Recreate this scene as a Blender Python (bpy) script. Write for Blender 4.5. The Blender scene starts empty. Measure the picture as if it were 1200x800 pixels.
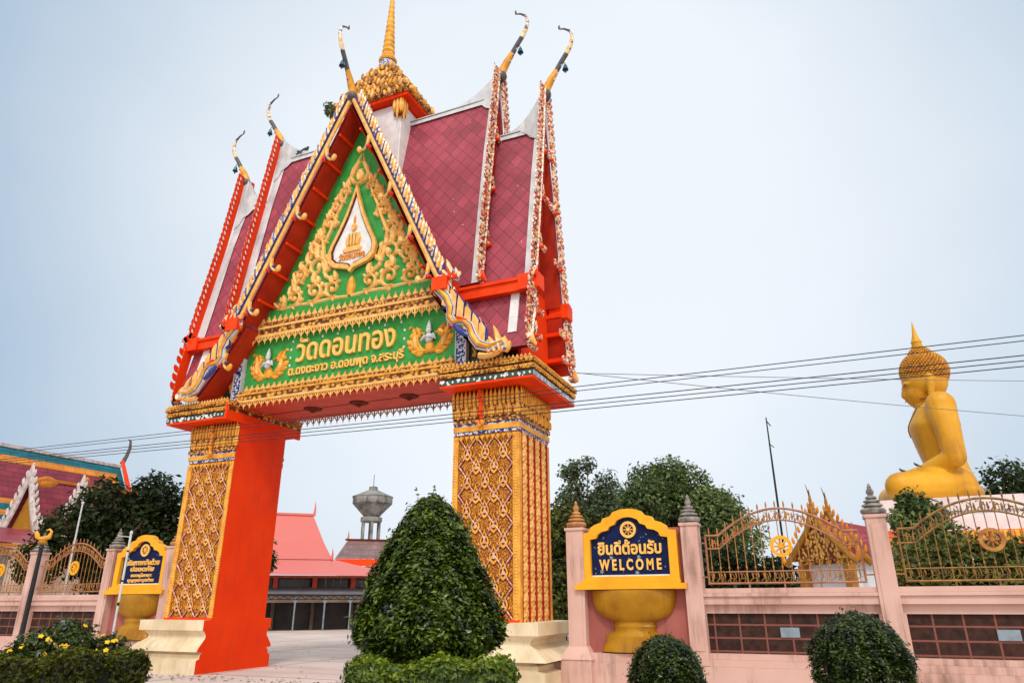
import bpy, math, random
import numpy as np
from mathutils import Vector, Matrix
random.seed(7); RNG = np.random.default_rng(11)
C = bpy.context.scene.collection
R = math.radians
PI = math.pi
# ------------------------------------------------------------------ camera
cam = bpy.data.objects.new('camera', bpy.data.cameras.new('camera')); C.objects.link(cam)
cam.data.sensor_width = 36; cam.data.lens = 36*806.4/1200; cam.data.clip_end = 3000; cam.data.clip_start = .05
cam.matrix_world = Matrix.Translation((5.801, -13.742, 1.6)) @ (Matrix.Rotation(R(23.401), 4, 'Z') @ Matrix.Rotation(R(90+20.627), 4, 'X') @ Matrix.Rotation(-.00392, 4, 'Z'))
bpy.context.scene.camera = cam
# ------------------------------------------------------------------ sky and sun
SUN_EL, SUN_AZ = 50, 158          # azimuth clockwise from +Y
w = bpy.data.worlds.new('World'); bpy.context.scene.world = w; w.use_nodes = True
nt = w.node_tree; nd = nt.nodes; bg = nd['Background']
sky = nd.new('ShaderNodeTexSky'); sky.sky_type = 'NISHITA'; sky.sun_disc = False
sky.sun_elevation = R(SUN_EL); sky.sun_rotation = R(SUN_AZ); sky.dust_density = 2.5; sky.ozone_density = 1.5
tc = nd.new('ShaderNodeTexCoord')
nz = nd.new('ShaderNodeTexNoise'); nz.inputs['Scale'].default_value = 2.2; nz.inputs['Detail'].default_value = 6; nz.inputs['Roughness'].default_value = .5
nt.links.new(tc.outputs['Generated'], nz.inputs['Vector'])
# thin bright veil of cloud: thickest low behind the gate and overhead, bluer away from it
dot = nd.new('ShaderNodeVectorMath'); dot.operation = 'DOT_PRODUCT'
dot.inputs[1].default_value = Vector((-.28, .82, .42)).normalized()
nt.links.new(tc.outputs['Generated'], dot.inputs[0])
mr = nd.new('ShaderNodeMapRange'); mr.interpolation_type = 'SMOOTHSTEP'
mr.inputs['From Min'].default_value = .66; mr.inputs['From Max'].default_value = .985; mr.inputs['To Min'].default_value = .0; mr.inputs['To Max'].default_value = 1
nt.links.new(dot.outputs['Value'], mr.inputs['Value'])
add = nd.new('ShaderNodeMath'); add.operation = 'MULTIPLY_ADD'; add.inputs[1].default_value = .55; 
sub = nd.new('ShaderNodeMath'); sub.operation = 'SUBTRACT'; sub.inputs[1].default_value = .5
nt.links.new(nz.outputs['Fac'], sub.inputs[0]); nt.links.new(sub.outputs[0], add.inputs[0]); nt.links.new(mr.outputs[0], add.inputs[2]); add.use_clamp = True
cl = nd.new('ShaderNodeMix'); cl.data_type = 'RGBA'
cl.inputs['A'].default_value = (3.9, 5.4, 7.1, 1); cl.inputs['B'].default_value = (9.6, 10.2, 10.8, 1)
nt.links.new(add.outputs[0], cl.inputs['Factor'])
# sky brightened out of view behind and overhead, added as fill on the gate
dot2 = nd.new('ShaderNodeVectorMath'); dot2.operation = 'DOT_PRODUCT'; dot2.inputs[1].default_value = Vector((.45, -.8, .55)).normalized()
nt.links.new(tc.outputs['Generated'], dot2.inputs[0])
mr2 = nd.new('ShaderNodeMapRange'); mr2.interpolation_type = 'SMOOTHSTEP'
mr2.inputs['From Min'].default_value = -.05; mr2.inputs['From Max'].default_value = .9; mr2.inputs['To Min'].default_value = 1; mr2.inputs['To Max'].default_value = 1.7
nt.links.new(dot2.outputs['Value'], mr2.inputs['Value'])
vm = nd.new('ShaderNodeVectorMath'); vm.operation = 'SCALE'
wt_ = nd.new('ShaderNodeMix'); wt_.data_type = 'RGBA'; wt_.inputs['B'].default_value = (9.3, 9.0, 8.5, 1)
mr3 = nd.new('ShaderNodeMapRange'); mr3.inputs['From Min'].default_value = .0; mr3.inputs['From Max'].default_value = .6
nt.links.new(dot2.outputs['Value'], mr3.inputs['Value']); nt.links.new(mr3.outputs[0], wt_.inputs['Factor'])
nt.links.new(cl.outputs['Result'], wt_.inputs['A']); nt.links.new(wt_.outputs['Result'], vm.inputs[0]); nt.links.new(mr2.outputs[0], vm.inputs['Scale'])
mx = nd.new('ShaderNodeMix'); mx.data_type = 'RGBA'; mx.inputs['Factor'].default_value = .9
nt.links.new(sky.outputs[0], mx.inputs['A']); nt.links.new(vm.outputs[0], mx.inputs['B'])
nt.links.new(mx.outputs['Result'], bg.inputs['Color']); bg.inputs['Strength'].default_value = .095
sl = bpy.data.lights.new('sun', 'SUN'); so = bpy.data.objects.new('sun', sl); C.objects.link(so)
sl.energy = 1.5; sl.angle = R(10); sl.color = (1, .95, .87)
so.rotation_euler = (R(90-SUN_EL), 0, R(180-SUN_AZ))
vs = bpy.context.scene.view_settings
vs.view_transform = 'Standard'; vs.look = 'None'; vs.gamma = 1; vs.use_curve_mapping = False; vs.exposure = 0.06
bpy.context.scene.cycles.max_bounces = 6

# ------------------------------------------------------------------ materials
MATS = {}
def mat(name, col, rough=.6, col2=None, scale=6., var=.5, metal=0., bump=0., bscale=None, spec=.3, detail=6, coat=0., lo=.35, hi=.65, streak=None):
    m = bpy.data.materials.new(name); m.use_nodes = True; t = m.node_tree; n = t.nodes; b = n['Principled BSDF']
    b.inputs['Roughness'].default_value = rough; b.inputs['Metallic'].default_value = metal
    b.inputs['Specular IOR Level'].default_value = spec; b.inputs['Coat Weight'].default_value = coat
    c2 = col2 or tuple(c*(1-.45*var) for c in col)
    tcn = n.new('ShaderNodeTexCoord'); ns = n.new('ShaderNodeTexNoise'); ns.inputs['Scale'].default_value = scale; ns.inputs['Detail'].default_value = detail
    t.links.new(tcn.outputs['Object'], ns.inputs['Vector'])
    mp = n.new('ShaderNodeMapRange'); mp.inputs['From Min'].default_value = lo; mp.inputs['From Max'].default_value = hi
    t.links.new(ns.outputs['Fac'], mp.inputs['Value'])
    mi = n.new('ShaderNodeMix'); mi.data_type = 'RGBA'; mi.inputs['A'].default_value = (*col, 1); mi.inputs['B'].default_value = (*c2, 1)
    t.links.new(mp.outputs[0], mi.inputs['Factor']); t.links.new(mi.outputs['Result'], b.inputs['Base Color'])
    if bump:
        nb = n.new('ShaderNodeTexNoise'); nb.inputs['Scale'].default_value = bscale or scale*6; nb.inputs['Detail'].default_value = 5
        t.links.new(tcn.outputs['Object'], nb.inputs['Vector'])
        bu = n.new('ShaderNodeBump'); bu.inputs['Strength'].default_value = bump; bu.inputs['Distance'].default_value = .02
        t.links.new(nb.outputs['Fac'], bu.inputs['Height']); t.links.new(bu.outputs[0], b.inputs['Normal'])
    m['mix'] = mi.name
    if streak:      # rain streaks and grime, long in z
        sc_, amt, k = streak; mg = n.new('ShaderNodeMapping'); mg.inputs['Scale'].default_value = (7, 7, .55)
        n1 = n.new('ShaderNodeTexNoise'); n1.inputs['Scale'].default_value = 1.0; n1.inputs['Detail'].default_value = 8; n1.inputs['Roughness'].default_value = .65
        t.links.new(tcn.outputs['Object'], mg.inputs[0]); t.links.new(mg.outputs[0], n1.inputs['Vector'])
        n2 = n.new('ShaderNodeTexNoise'); n2.inputs['Scale'].default_value = .9; n2.inputs['Detail'].default_value = 6; t.links.new(tcn.outputs['Object'], n2.inputs['Vector'])
        ml = n.new('ShaderNodeMath'); ml.operation = 'MULTIPLY'; t.links.new(n1.outputs['Fac'], ml.inputs[0]); t.links.new(n2.outputs['Fac'], ml.inputs[1])
        m2 = n.new('ShaderNodeMapRange'); m2.inputs['From Min'].default_value = .25; m2.inputs['From Max'].default_value = .25+k; m2.inputs['To Max'].default_value = amt; t.links.new(ml.outputs[0], m2.inputs['Value'])
        mz = n.new('ShaderNodeMix'); mz.data_type = 'RGBA'; mz.inputs['B'].default_value = (*sc_, 1)
        t.links.new(mi.outputs['Result'], mz.inputs['A']); t.links.new(m2.outputs[0], mz.inputs['Factor']); t.links.new(mz.outputs['Result'], b.inputs['Base Color']); m['mix'] = mz.name
    MATS[name] = m; return m
def carved(name, col, dark, scale, rough=.45, metal=.25, feat='F1'):
    m = mat(name, col, rough, metal=metal); t = m.node_tree; n = t.nodes; b = n['Principled BSDF']
    tcn = n.new('ShaderNodeTexCoord'); v = n.new('ShaderNodeTexVoronoi'); v.inputs['Scale'].default_value = scale
    t.links.new(tcn.outputs['Object'], v.inputs['Vector'])
    mp = n.new('ShaderNodeMapRange'); mp.inputs['From Min'].default_value = .35; mp.inputs['From Max'].default_value = .62
    t.links.new(v.outputs['Distance'], mp.inputs['Value'])
    mi2 = n.new('ShaderNodeMix'); mi2.data_type = 'RGBA'; mi2.inputs['B'].default_value = (*dark, 1)
    t.links.new(n[m['mix']].outputs['Result'], mi2.inputs['A']); t.links.new(mp.outputs[0], mi2.inputs['Factor']); t.links.new(mi2.outputs['Result'], b.inputs['Base Color'])
    bu = n.new('ShaderNodeBump'); bu.inputs['Strength'].default_value = .9; bu.inputs['Distance'].default_value = .04; bu.invert = True
    t.links.new(v.outputs['Distance'], bu.inputs['Height']); t.links.new(bu.outputs[0], b.inputs['Normal'])
    return m
def checks(name, cols, scale, rough=.25):
    """mosaic of small glass pieces"""
    m = mat(name, cols[0], rough); t = m.node_tree; n = t.nodes; b = n['Principled BSDF']
    tcn = n.new('ShaderNodeTexCoord'); v = n.new('ShaderNodeTexVoronoi'); v.inputs['Scale'].default_value = scale
    t.links.new(tcn.outputs['Object'], v.inputs['Vector'])
    cr = n.new('ShaderNodeValToRGB'); cr.color_ramp.interpolation = 'CONSTANT'
    sp = n.new('ShaderNodeSeparateColor'); t.links.new(v.outputs['Color'], sp.inputs[0]); t.links.new(sp.outputs[0], cr.inputs[0])
    e = cr.color_ramp.elements
    for i, c in enumerate(cols):
        if i < 2: e[i].position = i/len(cols); e[i].color = (*c, 1)
        else: q = e.new(i/len(cols)); q.color = (*c, 1)
    t.links.new(cr.outputs[0], b.inputs['Base Color']); return m
def tiles(name, col, col2, ax, sx, sz, line=.05, dark=.35, diamond=True, rough=.35, speck=True, bump=.9):
    """roof tiles laid in a diamond net or in rows; ax is the object axis along the ridge"""
    m = mat(name, col, rough, col2, scale=1.1, detail=8); t = m.node_tree; n = t.nodes; b = n['Principled BSDF']
    def M_(op, a, c=None, d=None):
        q = n.new('ShaderNodeMath'); q.operation = op
        for i, z in enumerate((a, c, d)):
            if z is None: continue
            if isinstance(z, (int, float)): q.inputs[i].default_value = z
            else: t.links.new(z, q.inputs[i])
        return q.outputs[0]
    tcn = n.new('ShaderNodeTexCoord'); s = n.new('ShaderNodeSeparateXYZ'); t.links.new(tcn.outputs['Object'], s.inputs[0])
    u = M_('DIVIDE', s.outputs[ax], sx); v = M_('DIVIDE', s.outputs['Z'], sz)
    if diamond:
        a = M_('FRACT', M_('ADD', u, v)); c = M_('FRACT', M_('SUBTRACT', v, u))
        ia = M_('FLOOR', M_('ADD', u, v)); ic = M_('FLOOR', M_('SUBTRACT', v, u))
    else:
        ic = M_('FLOOR', v); c = M_('FRACT', v); off = M_('MULTIPLY', M_('MODULO', ic, 2), .5)
        a = M_('FRACT', M_('ADD', u, off)); ia = M_('FLOOR', M_('ADD', u, off))
    da = M_('LESS_THAN', a, line); dc = M_('LESS_THAN', c, line*(1 if diamond else 2.2)); ln = M_('MAXIMUM', da, dc)
    wn = n.new('ShaderNodeTexWhiteNoise'); wn.noise_dimensions = '2D'; cb = n.new('ShaderNodeCombineXYZ')
    t.links.new(ia, cb.inputs[0]); t.links.new(ic, cb.inputs[1]); t.links.new(cb.outputs[0], wn.inputs['Vector'])
    vv = M_('MULTIPLY_ADD', wn.outputs['Value'], .30, .85)
    hs = n.new('ShaderNodeHueSaturation'); t.links.new(n[m['mix']].outputs['Result'], hs.inputs['Color']); t.links.new(vv, hs.inputs['Value'])
    mi2 = n.new('ShaderNodeMix'); mi2.data_type = 'RGBA'; mi2.inputs['B'].default_value = (*(x*dark for x in col), 1)
    t.links.new(hs.outputs[0], mi2.inputs['A']); t.links.new(ln, mi2.inputs['Factor']); last = mi2.outputs['Result']
    if speck:
        ns = n.new('ShaderNodeTexNoise'); ns.inputs['Scale'].default_value = 9; ns.inputs['Detail'].default_value = 2
        t.links.new(tcn.outputs['Object'], ns.inputs['Vector']); g = M_('MULTIPLY', M_('GREATER_THAN', ns.outputs['Fac'], .74), .6)
        mi3 = n.new('ShaderNodeMix'); mi3.data_type = 'RGBA'; mi3.inputs['B'].default_value = (.6, .55, .55, 1)
        t.links.new(last, mi3.inputs['A']); t.links.new(g, mi3.inputs['Factor']); last = mi3.outputs['Result']
    t.links.new(last, b.inputs['Base Color'])
    bu = n.new('ShaderNodeBump'); bu.inputs['Strength'].default_value = bump; bu.inputs['Distance'].default_value = .05
    t.links.new(c, bu.inputs['Height']); t.links.new(bu.outputs[0], b.inputs['Normal'])
    return m
GOLDC = (.86, .43, .05); CREAM = (.88, .53, .17)
mat('gold', GOLDC, .45, (.62, .25, .02), 5, metal=.05)
mat('gold_pale', CREAM, .5, (.74, .36, .08), 7)
mat('gold_scroll', (.95, .64, .26), .5, (.86, .48, .12), 6)
mat('gold_orange', (.82, .34, .035), .5, (.64, .18, .015), 4)
carved('gold_carved', (.86, .46, .08), (.13, .03, .01), 9, metal=.05)
carved('gold_carved_fine', (.84, .44, .09), (.17, .035, .012), 15, metal=.05)
carved('pillar_ground', (.78, .34, .035), (.34, .085, .012), 30, metal=.05)
carved('side_ground', (.74, .20, .03), (.30, .02, .006), 16, metal=0)
mat('maroon', (.16, .022, .010), .6, (.09, .012, .006), 8, spec=.15)
mat('mosaic_rim', (.80, .56, .46), .4, (.40, .07, .05), 18, spec=.3)
mat('red', (.90, .055, .003), .6, (.80, .038, .003), 1.2, spec=.12, detail=9, bump=.08, bscale=14, lo=.3, hi=.75, streak=((.50, .045, .02), .5, .2))
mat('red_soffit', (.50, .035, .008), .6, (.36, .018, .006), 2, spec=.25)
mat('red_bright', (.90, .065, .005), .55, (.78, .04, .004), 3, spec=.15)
mat('salmon', (.62, .085, .045), .6, (.52, .06, .035), 2)
mat('green', (.04, .33, .06), .5, (.022, .24, .035), 4, detail=9)
mat('green_dark', (.015, .07, .035), .4, (.01, .03, .02), 6)
mat('white', (.80, .80, .80), .5, (.68, .68, .69), 4)
mat('white_weathered', (.66, .68, .70), .55, (.50, .52, .55), 2.5, detail=9, streak=((.22, .22, .22), .6, .18))
mat('blue', (.025, .06, .30), .3, (.015, .03, .16), 10)
checks('blue_mosaic', [(.02, .04, .25), (.55, .6, .7), (.03, .06, .3), (.7, .72, .78), (.02, .03, .16)], 26)
checks('gem_edge', [(.02, .07, .05), (.02, .09, .06), (.75, .78, .78), (.02, .06, .05), (.02, .08, .05)], 12)
checks('grey_edge', [(.30, .32, .35), (.22, .23, .26), (.6, .6, .62), (.35, .36, .38)], 14)
checks('barge_mosaic', [(.85, .58, .25), (.80, .76, .68), (.84, .48, .12), (.12, .13, .35), (.85, .62, .32)], 15)
checks('barge_mosaic_red', [(.78, .60, .40), (.48, .06, .04), (.80, .72, .62), (.20, .04, .05), (.74, .42, .15), (.55, .10, .07)], 19)
tiles('roof_tile_pink', (.40, .062, .098), (.29, .038, .064), 'X', .40, .47, .05, .32, rough=.55)
tiles('roof_tile_pink_turned', (.40, .062, .098), (.29, .038, .064), 'Y', .40, .47, .05, .32, rough=.55)
mat('plinth', (.80, .67, .47), .7, (.64, .50, .31), 1.6, detail=10, bump=.12, bscale=18, streak=((.34, .25, .14), .45, .2))
mat('wall_pink', (.66, .425, .365), .75, (.54, .32, .26), 1.0, detail=11, bump=.12, bscale=20, lo=.38, hi=.72, streak=((.20, .10, .075), .75, .16))
mat('niche_rose', (.43, .135, .11), .8, (.34, .10, .085), 1.3, detail=9, streak=((.16, .05, .04), .6, .18))
mat('sign_yellow', (.88, .43, .012), .45, (.80, .35, .01), 3, detail=9)
mat('bowl_gold', (.46, .225, .008), .4, (.32, .13, .005), 2.2, metal=.15, streak=((.16, .07, .01), .7, .18))
mat('navy', (.006, .014, .085), .4, (.005, .010, .05), 7, spec=.12)
mat('letter_yellow', (.92, .57, .17), .45, (.85, .45, .07), 8)
mat('finial_stone', (.33, .30, .27), .85, (.13, .12, .11), 9, detail=9, bump=.3)
mat('finial_ochre', (.55, .27, .09), .75, (.36, .16, .06), 8)
mat('iron_gold', (.50, .24, .045), .5, (.30, .11, .045), 7, metal=.25)
mat('iron_rail', (.42, .19, .13), .55, (.28, .12, .06), 5, metal=.2)
mat('iron_olive', (.30, .17, .04), .5, (.16, .08, .03), 7, metal=.3)
mat('plaque', (.26, .32, .38), .45, (.17, .22, .27), 5)
mat('concrete', (.66, .555, .50), .85, (.53, .43, .39), .35, detail=12, bump=.15, bscale=25)
mat('concrete_grey', (.34, .33, .31), .85, (.15, .145, .14), 1.4, detail=10, streak=((.04, .04, .04), .85, .14))
mat('bud_gold', (.75, .385, .02), .45, (.60, .28, .012), .8, detail=9, metal=.0, spec=.3, bump=.10, bscale=7, streak=((.30, .12, .015), .6, .2))
mat('hair_gold', (.66, .32, .035), .5, (.42, .16, .015), 6, metal=.15)
mat('robe_edge', (.33, .10, .02), .5)
mat('ped_white', (.78, .70, .70), .6, (.66, .55, .56), 1.5)
mat('black_metal', (.018, .018, .02), .4)
mat('white_pole', (.70, .70, .70), .5)
mat('dark_wire', (.02, .021, .024), .5)
mat('grey_wire', (.16, .17, .19), .5)
mat('bark', (.11, .075, .05), .9, (.06, .045, .03), 9, bump=.5)
mat('bird', (.035, .05, .07), .5, (.06, .07, .09), 20)
mat('bell', (.03, .10, .16), .35, metal=.5)
mat('chofa_dark', (.05, .06, .12), .35, (.14, .10, .05), 12)
mat('salmon_roof', (.74, .19, .165), .5, (.64, .15, .13), .8)
tiles('sala_roof', (.76, .20, .175), (.66, .155, .14), 'X', .35, 60, .10, .8, False, speck=False, bump=.1)
tiles('brown_roof', (.25, .135, .12), (.15, .10, .095), 'X', .5, .5, .07, .6, False, speck=False)
tiles('hall_tile', (.30, .045, .065), (.23, .03, .05), 'Y', .75, .32, .03, .3, False, speck=False)
tiles('hall_teal', (.015, .16, .20), (.01, .12, .16), 'Y', .75, .32, .03, .3, False, speck=False)
tiles('hall_orange', (.75, .27, .03), (.65, .21, .02), 'Y', .75, .32, .03, .4, False, speck=False)
mat('hall_white', (.66, .60, .58), .6, (.42, .36, .35), 5)
mat('gold_dark', (.42, .19, .02), .5)  # darker, browner gold
mat('inside_shade', (.012, .010, .010), .6, (.03, .02, .018), 1.5)
mat('window_glass', (.05, .06, .06), .15)
mat('canopy_grey', (.20, .20, .23), .5, (.15, .15, .18), 2)
mat('wall_cream', (.62, .50, .40), .8, (.5, .38, .3), 1)
mat('white_wall', (.68, .72, .78), .7, (.58, .62, .68), 1)
mat('stain', (.10, .03, .02), .8)
def stone():
    m = mat('stone_panel', (.055, .020, .013), .75, (.022, .008, .006), 8, detail=9, bump=.5, bscale=30)
    t = m.node_tree; n = t.nodes; b = n['Principled BSDF']
    tcn = n.new('ShaderNodeTexCoord'); mp = n.new('ShaderNodeMapping'); mp.inputs['Rotation'].default_value = (R(90), 0, 0)
    br = n.new('ShaderNodeTexBrick'); br.offset = .0; br.offset_frequency = 2; br.inputs['Scale'].default_value = 1
    br.inputs['Brick Width'].default_value = .46; br.inputs['Row Height'].default_value = .232; br.inputs['Mortar Size'].default_value = .018; br.inputs['Bias'].default_value = 0
    br.inputs['Mortar'].default_value = (.22, .075, .055, 1)
    br.inputs['Mortar Smooth'].default_value = .3
    mp.inputs['Location'].default_value = (.1, .0, .05)
    t.links.new(tcn.outputs['Object'], mp.inputs[0]); t.links.new(mp.outputs[0], br.inputs['Vector'])
    t.links.new(n[m['mix']].outputs['Result'], br.inputs['Color1']); t.links.new(n[m['mix']].outputs['Result'], br.inputs['Color2'])
    t.links.new(br.outputs['Color'], b.inputs['Base Color'])
stone()
def leafmat(name, c1, c2, rough=.45, spec=.35):
    m = bpy.data.materials.new(name); m.use_nodes = True; t = m.node_tree; n = t.nodes; b = n['Principled BSDF']
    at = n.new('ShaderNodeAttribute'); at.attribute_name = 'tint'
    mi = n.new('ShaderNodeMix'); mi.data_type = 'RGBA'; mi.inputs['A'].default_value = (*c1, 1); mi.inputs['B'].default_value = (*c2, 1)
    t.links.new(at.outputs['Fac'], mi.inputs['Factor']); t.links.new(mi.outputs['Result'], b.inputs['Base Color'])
    b.inputs['Roughness'].default_value = rough; b.inputs['Specular IOR Level'].default_value = spec
    tr = n.new('ShaderNodeBsdfTranslucent'); t.links.new(mi.outputs['Result'], tr.inputs['Color'])
    ms = n.new('ShaderNodeMixShader'); ms.inputs[0].default_value = .25
    t.links.new(b.outputs[0], ms.inputs[1]); t.links.new(tr.outputs[0], ms.inputs[2]); t.links.new(ms.outputs[0], n['Material Output'].inputs['Surface'])
    MATS[name] = m
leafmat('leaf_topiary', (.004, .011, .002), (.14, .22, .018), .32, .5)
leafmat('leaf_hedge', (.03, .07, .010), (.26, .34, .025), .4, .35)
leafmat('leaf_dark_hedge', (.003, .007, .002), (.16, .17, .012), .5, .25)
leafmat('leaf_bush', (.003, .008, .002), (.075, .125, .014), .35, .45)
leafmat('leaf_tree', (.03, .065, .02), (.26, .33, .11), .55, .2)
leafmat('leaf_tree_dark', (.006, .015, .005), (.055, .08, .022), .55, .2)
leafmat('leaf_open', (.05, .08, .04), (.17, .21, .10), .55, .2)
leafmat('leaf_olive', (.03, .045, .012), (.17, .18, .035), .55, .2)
mat('flower_yellow', (.86, .58, .012), .6, (.80, .46, .01), 20)
leafmat('leaf_litter', (.10, .055, .02), (.24, .16, .05), .7, .2)
leafmat('petal', (.75, .45, .01), (.85, .62, .02), .5)

# ------------------------------------------------------------------ building helpers
OFF = {}
def tag(o, label, cat, group=None):
    o['label'] = label; o['category'] = cat
    if group: o['group'] = group
    return o
def thing(name, label, cat, loc=(0, 0, 0), group=None):
    o = bpy.data.objects.new(name, None); C.objects.link(o); o.location = loc; o.empty_display_size = .2
    OFF[o.name] = Vector(loc); return tag(o, label, cat, group)
class Fr:
    """2-D drawing frame: x along ux, y along uy, height along n"""
    def __init__(s, o, ux, uy, n): s.o, s.ux, s.uy, s.n = Vector(o), Vector(ux), Vector(uy), Vector(n)
    def __call__(s, x, y, h=0): return s.o + s.ux*x + s.uy*y + s.n*h
class M:
    k = 1.          # widening of carved strokes
    def __init__(s): s.v = []; s.f = []; s.m = []; s.mats = []
    def mi(s, name):
        if name not in s.mats: s.mats.append(name)
        return s.mats.index(name)
    def add(s, vs, fs, m):
        b = len(s.v); s.v += [tuple(p) for p in vs]; k = s.mi(m); s.f += [tuple(b+i for i in f) for f in fs]; s.m += [k]*len(fs)
    def box(s, x0, x1, y0, y1, z0, z1, m):
        s.add([(x, y, z) for z in (z0, z1) for y in (y0, y1) for x in (x0, x1)],
              [(0, 2, 3, 1), (4, 5, 7, 6), (0, 1, 5, 4), (2, 6, 7, 3), (0, 4, 6, 2), (1, 3, 7, 5)], m)
    def prism(s, fr, poly, h0, h1, m, mside=None, inset=0):
        n = len(poly); cx = sum(p[0] for p in poly)/n; cy = sum(p[1] for p in poly)/n
        top = [(x+(cx-x)*inset, y+(cy-y)*inset) for x, y in poly]
        vs = [fr(x, y, h0) for x, y in poly]+[fr(x, y, h1) for x, y in top]
        s.add(vs, [tuple(range(n, 2*n)), tuple(range(n-1, -1, -1))], m)
        s.add(vs, [(i, (i+1) % n, n+(i+1) % n, n+i) for i in range(n)], mside or m)
    def frame(s, fr, outer, inner, h0, h1, m):
        n = len(outer); vs = [fr(*p, h0) for p in outer]+[fr(*p, h1) for p in outer]+[fr(*p, h1) for p in inner]+[fr(*p, h0) for p in inner]
        f = []
        for i in range(n):
            j = (i+1) % n
            for k in range(3): f.append((k*n+i, k*n+j, (k+1)*n+j, (k+1)*n+i))
        s.add(vs, f, m)
    def tube(s, pts, rs, m, n=8, cap=True):
        pts = [Vector(p) for p in pts]
        if not hasattr(rs, '__len__'): rs = [rs]*len(pts)
        vs = []; fs = []; up = None
        for i, p in enumerate(pts):
            d = (pts[min(i+1, len(pts)-1)]-pts[max(i-1, 0)]).normalized()
            if up is None: up = Vector((0, 0, 1)) if abs(d.z) < .9 else Vector((1, 0, 0))
            a = d.cross(up).normalized(); b = a.cross(d).normalized(); up = b
            for k in range(n): t = 2*PI*k/n; vs.append(p+(a*math.cos(t)+b*math.sin(t))*rs[i])
        for i in range(len(pts)-1):
            for k in range(n): fs.append((i*n+k, i*n+(k+1) % n, (i+1)*n+(k+1) % n, (i+1)*n+k))
        if cap: fs += [tuple(range(n-1, -1, -1)), tuple(range(len(vs)-n, len(vs)))]
        s.add(vs, fs, m)
    def lathe(s, prof, c, m, n=20, sx=1, sy=1, a0=0, axis=None):
        vs = []; fs = []
        for r, z in prof:
            for k in range(n):
                t = a0+2*PI*k/n; vs.append((c[0]+r*math.cos(t)*sx, c[1]+r*math.sin(t)*sy, c[2]+z))
        for i in range(len(prof)-1):
            for k in range(n): fs.append((i*n+k, i*n+(k+1) % n, (i+1)*n+(k+1) % n, (i+1)*n+k))
        fs += [tuple(range(n-1, -1, -1)), tuple(range(len(vs)-n, len(vs)))]
        s.add(vs, fs, m)
    def ball(s, c, r, m, n=10, k=6):
        rx, ry, rz = r if hasattr(r, '__len__') else (r, r, r)
        s.lathe([(math.sin(PI*(i+.02)/(k+.04))*1, -math.cos(PI*(i+.02)/(k+.04))*rz) for i in range(k+1)], c, m, n, rx, ry)
    def ribbon(s, fr, pts, ws, h, m, back=None, h0=0.):
        """carved strip: ridge along the middle, flat back"""
        n = len(pts); vs = []; 
        for i, (x, y) in enumerate(pts):
            ax, ay = pts[max(i-1, 0)]; bx, by = pts[min(i+1, n-1)]; dx, dy = bx-ax, by-ay; l = math.hypot(dx, dy) or 1; nx, ny = -dy/l, dx/l
            q = ws[i]/2; k = min(1, ws[i]/(max(ws)+1e-9)*1.3)
            vs += [fr(x+nx*q, y+ny*q, h0), fr(x+nx*q*.8, y+ny*q*.8, h0+h*.6*k), fr(x, y, h0+h*k), fr(x-nx*q*.8, y-ny*q*.8, h0+h*.6*k), fr(x-nx*q, y-ny*q, h0)]
        f = []
        for i in range(n-1):
            for k in range(4): f.append((i*5+k, (i+1)*5+k, (i+1)*5+k+1, i*5+k+1))
        s.add(vs, f, m)
        s.add(vs, [(i*5+4, (i+1)*5+4, (i+1)*5, i*5) for i in range(n-1)]+[(0, 1, 2, 3, 4), tuple(5*(n-1)+k for k in (4, 3, 2, 1, 0))], back or m)
    def leaf(s, fr, x, y, ang, L, wd, curl, h, m, back=None, n=6, h0=0.):
        pts = []; ws = []; a = ang; wd *= s.k; L *= 1+(s.k-1)*.45
        for i in range(n+1):
            t = i/n; pts.append((x, y)); ws.append(wd*max(.04, math.sin(PI*min(1, (.18+.82*t)))**.8 if t < 1 else .04)); x += math.cos(a)*L/n; y += math.sin(a)*L/n; a += curl/n
        s.ribbon(fr, pts, ws, h, m, back, h0)
    def vine(s, fr, x, y, ang, L, k0, k1, wd, h, m, leaves=6, side=1, lsize=1., h0=0.):
        n = max(10, int(L*14)); pts = []; ws = []; a = ang
        for i in range(n+1):
            t = i/n; pts.append((x, y)); ws.append(s.k*wd*(1-.55*t)*(1 if i < n else .5))
            if leaves and i and i % max(1, n//leaves) == 0 and t < .85:
                s.leaf(fr, x, y, a-side*1.05*math.copysign(1, k0 or 1), wd*2.6*lsize*(1-.4*t), wd*1.15*lsize, side*math.copysign(1.5, k0 or 1), h*.9, m, h0=h0)
            k = k0+(k1-k0)*t; x += math.cos(a)*L/n; y += math.sin(a)*L/n; a += k*L/n
        s.ribbon(fr, pts, ws, h, m, h0=h0)
        s.leaf(fr, pts[-1][0], pts[-1][1], a, wd*1.6, wd*1.3, math.copysign(2, k1 or 1), h, m, h0=h0)
    def curl(s, fr, cx, cy, r, d, a0, wd, h, mt, turns=1.3, fl=1.):
        """scroll that winds inwards, with flame leaves along its outer edge and a flame tip on top"""
        n = 22; pts = []; ws = []
        for i in range(n+1):
            t = i/n; a = a0+d*2*PI*turns*t; q = r*(1-.80*t); pts.append((cx+q*math.cos(a), cy+q*math.sin(a))); ws.append(wd*(1-.5*t))
            if 1 <= i <= 13 and i % 3 == 1:
                o = math.atan2(.75*math.sin(a)+.55, .75*math.cos(a)); s.leaf(fr, cx+q*math.cos(a)*1.02, cy+q*math.sin(a)*1.02, o, r*.62*fl, wd*1.15, d*1.6, h*.85, mt, n=5)
        s.ribbon(fr, pts, ws, h, mt); s.leaf(fr, pts[-1][0], pts[-1][1]-wd*.6, PI/2, wd*1.9, wd*1.5, 0, h, mt, n=4)
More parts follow.
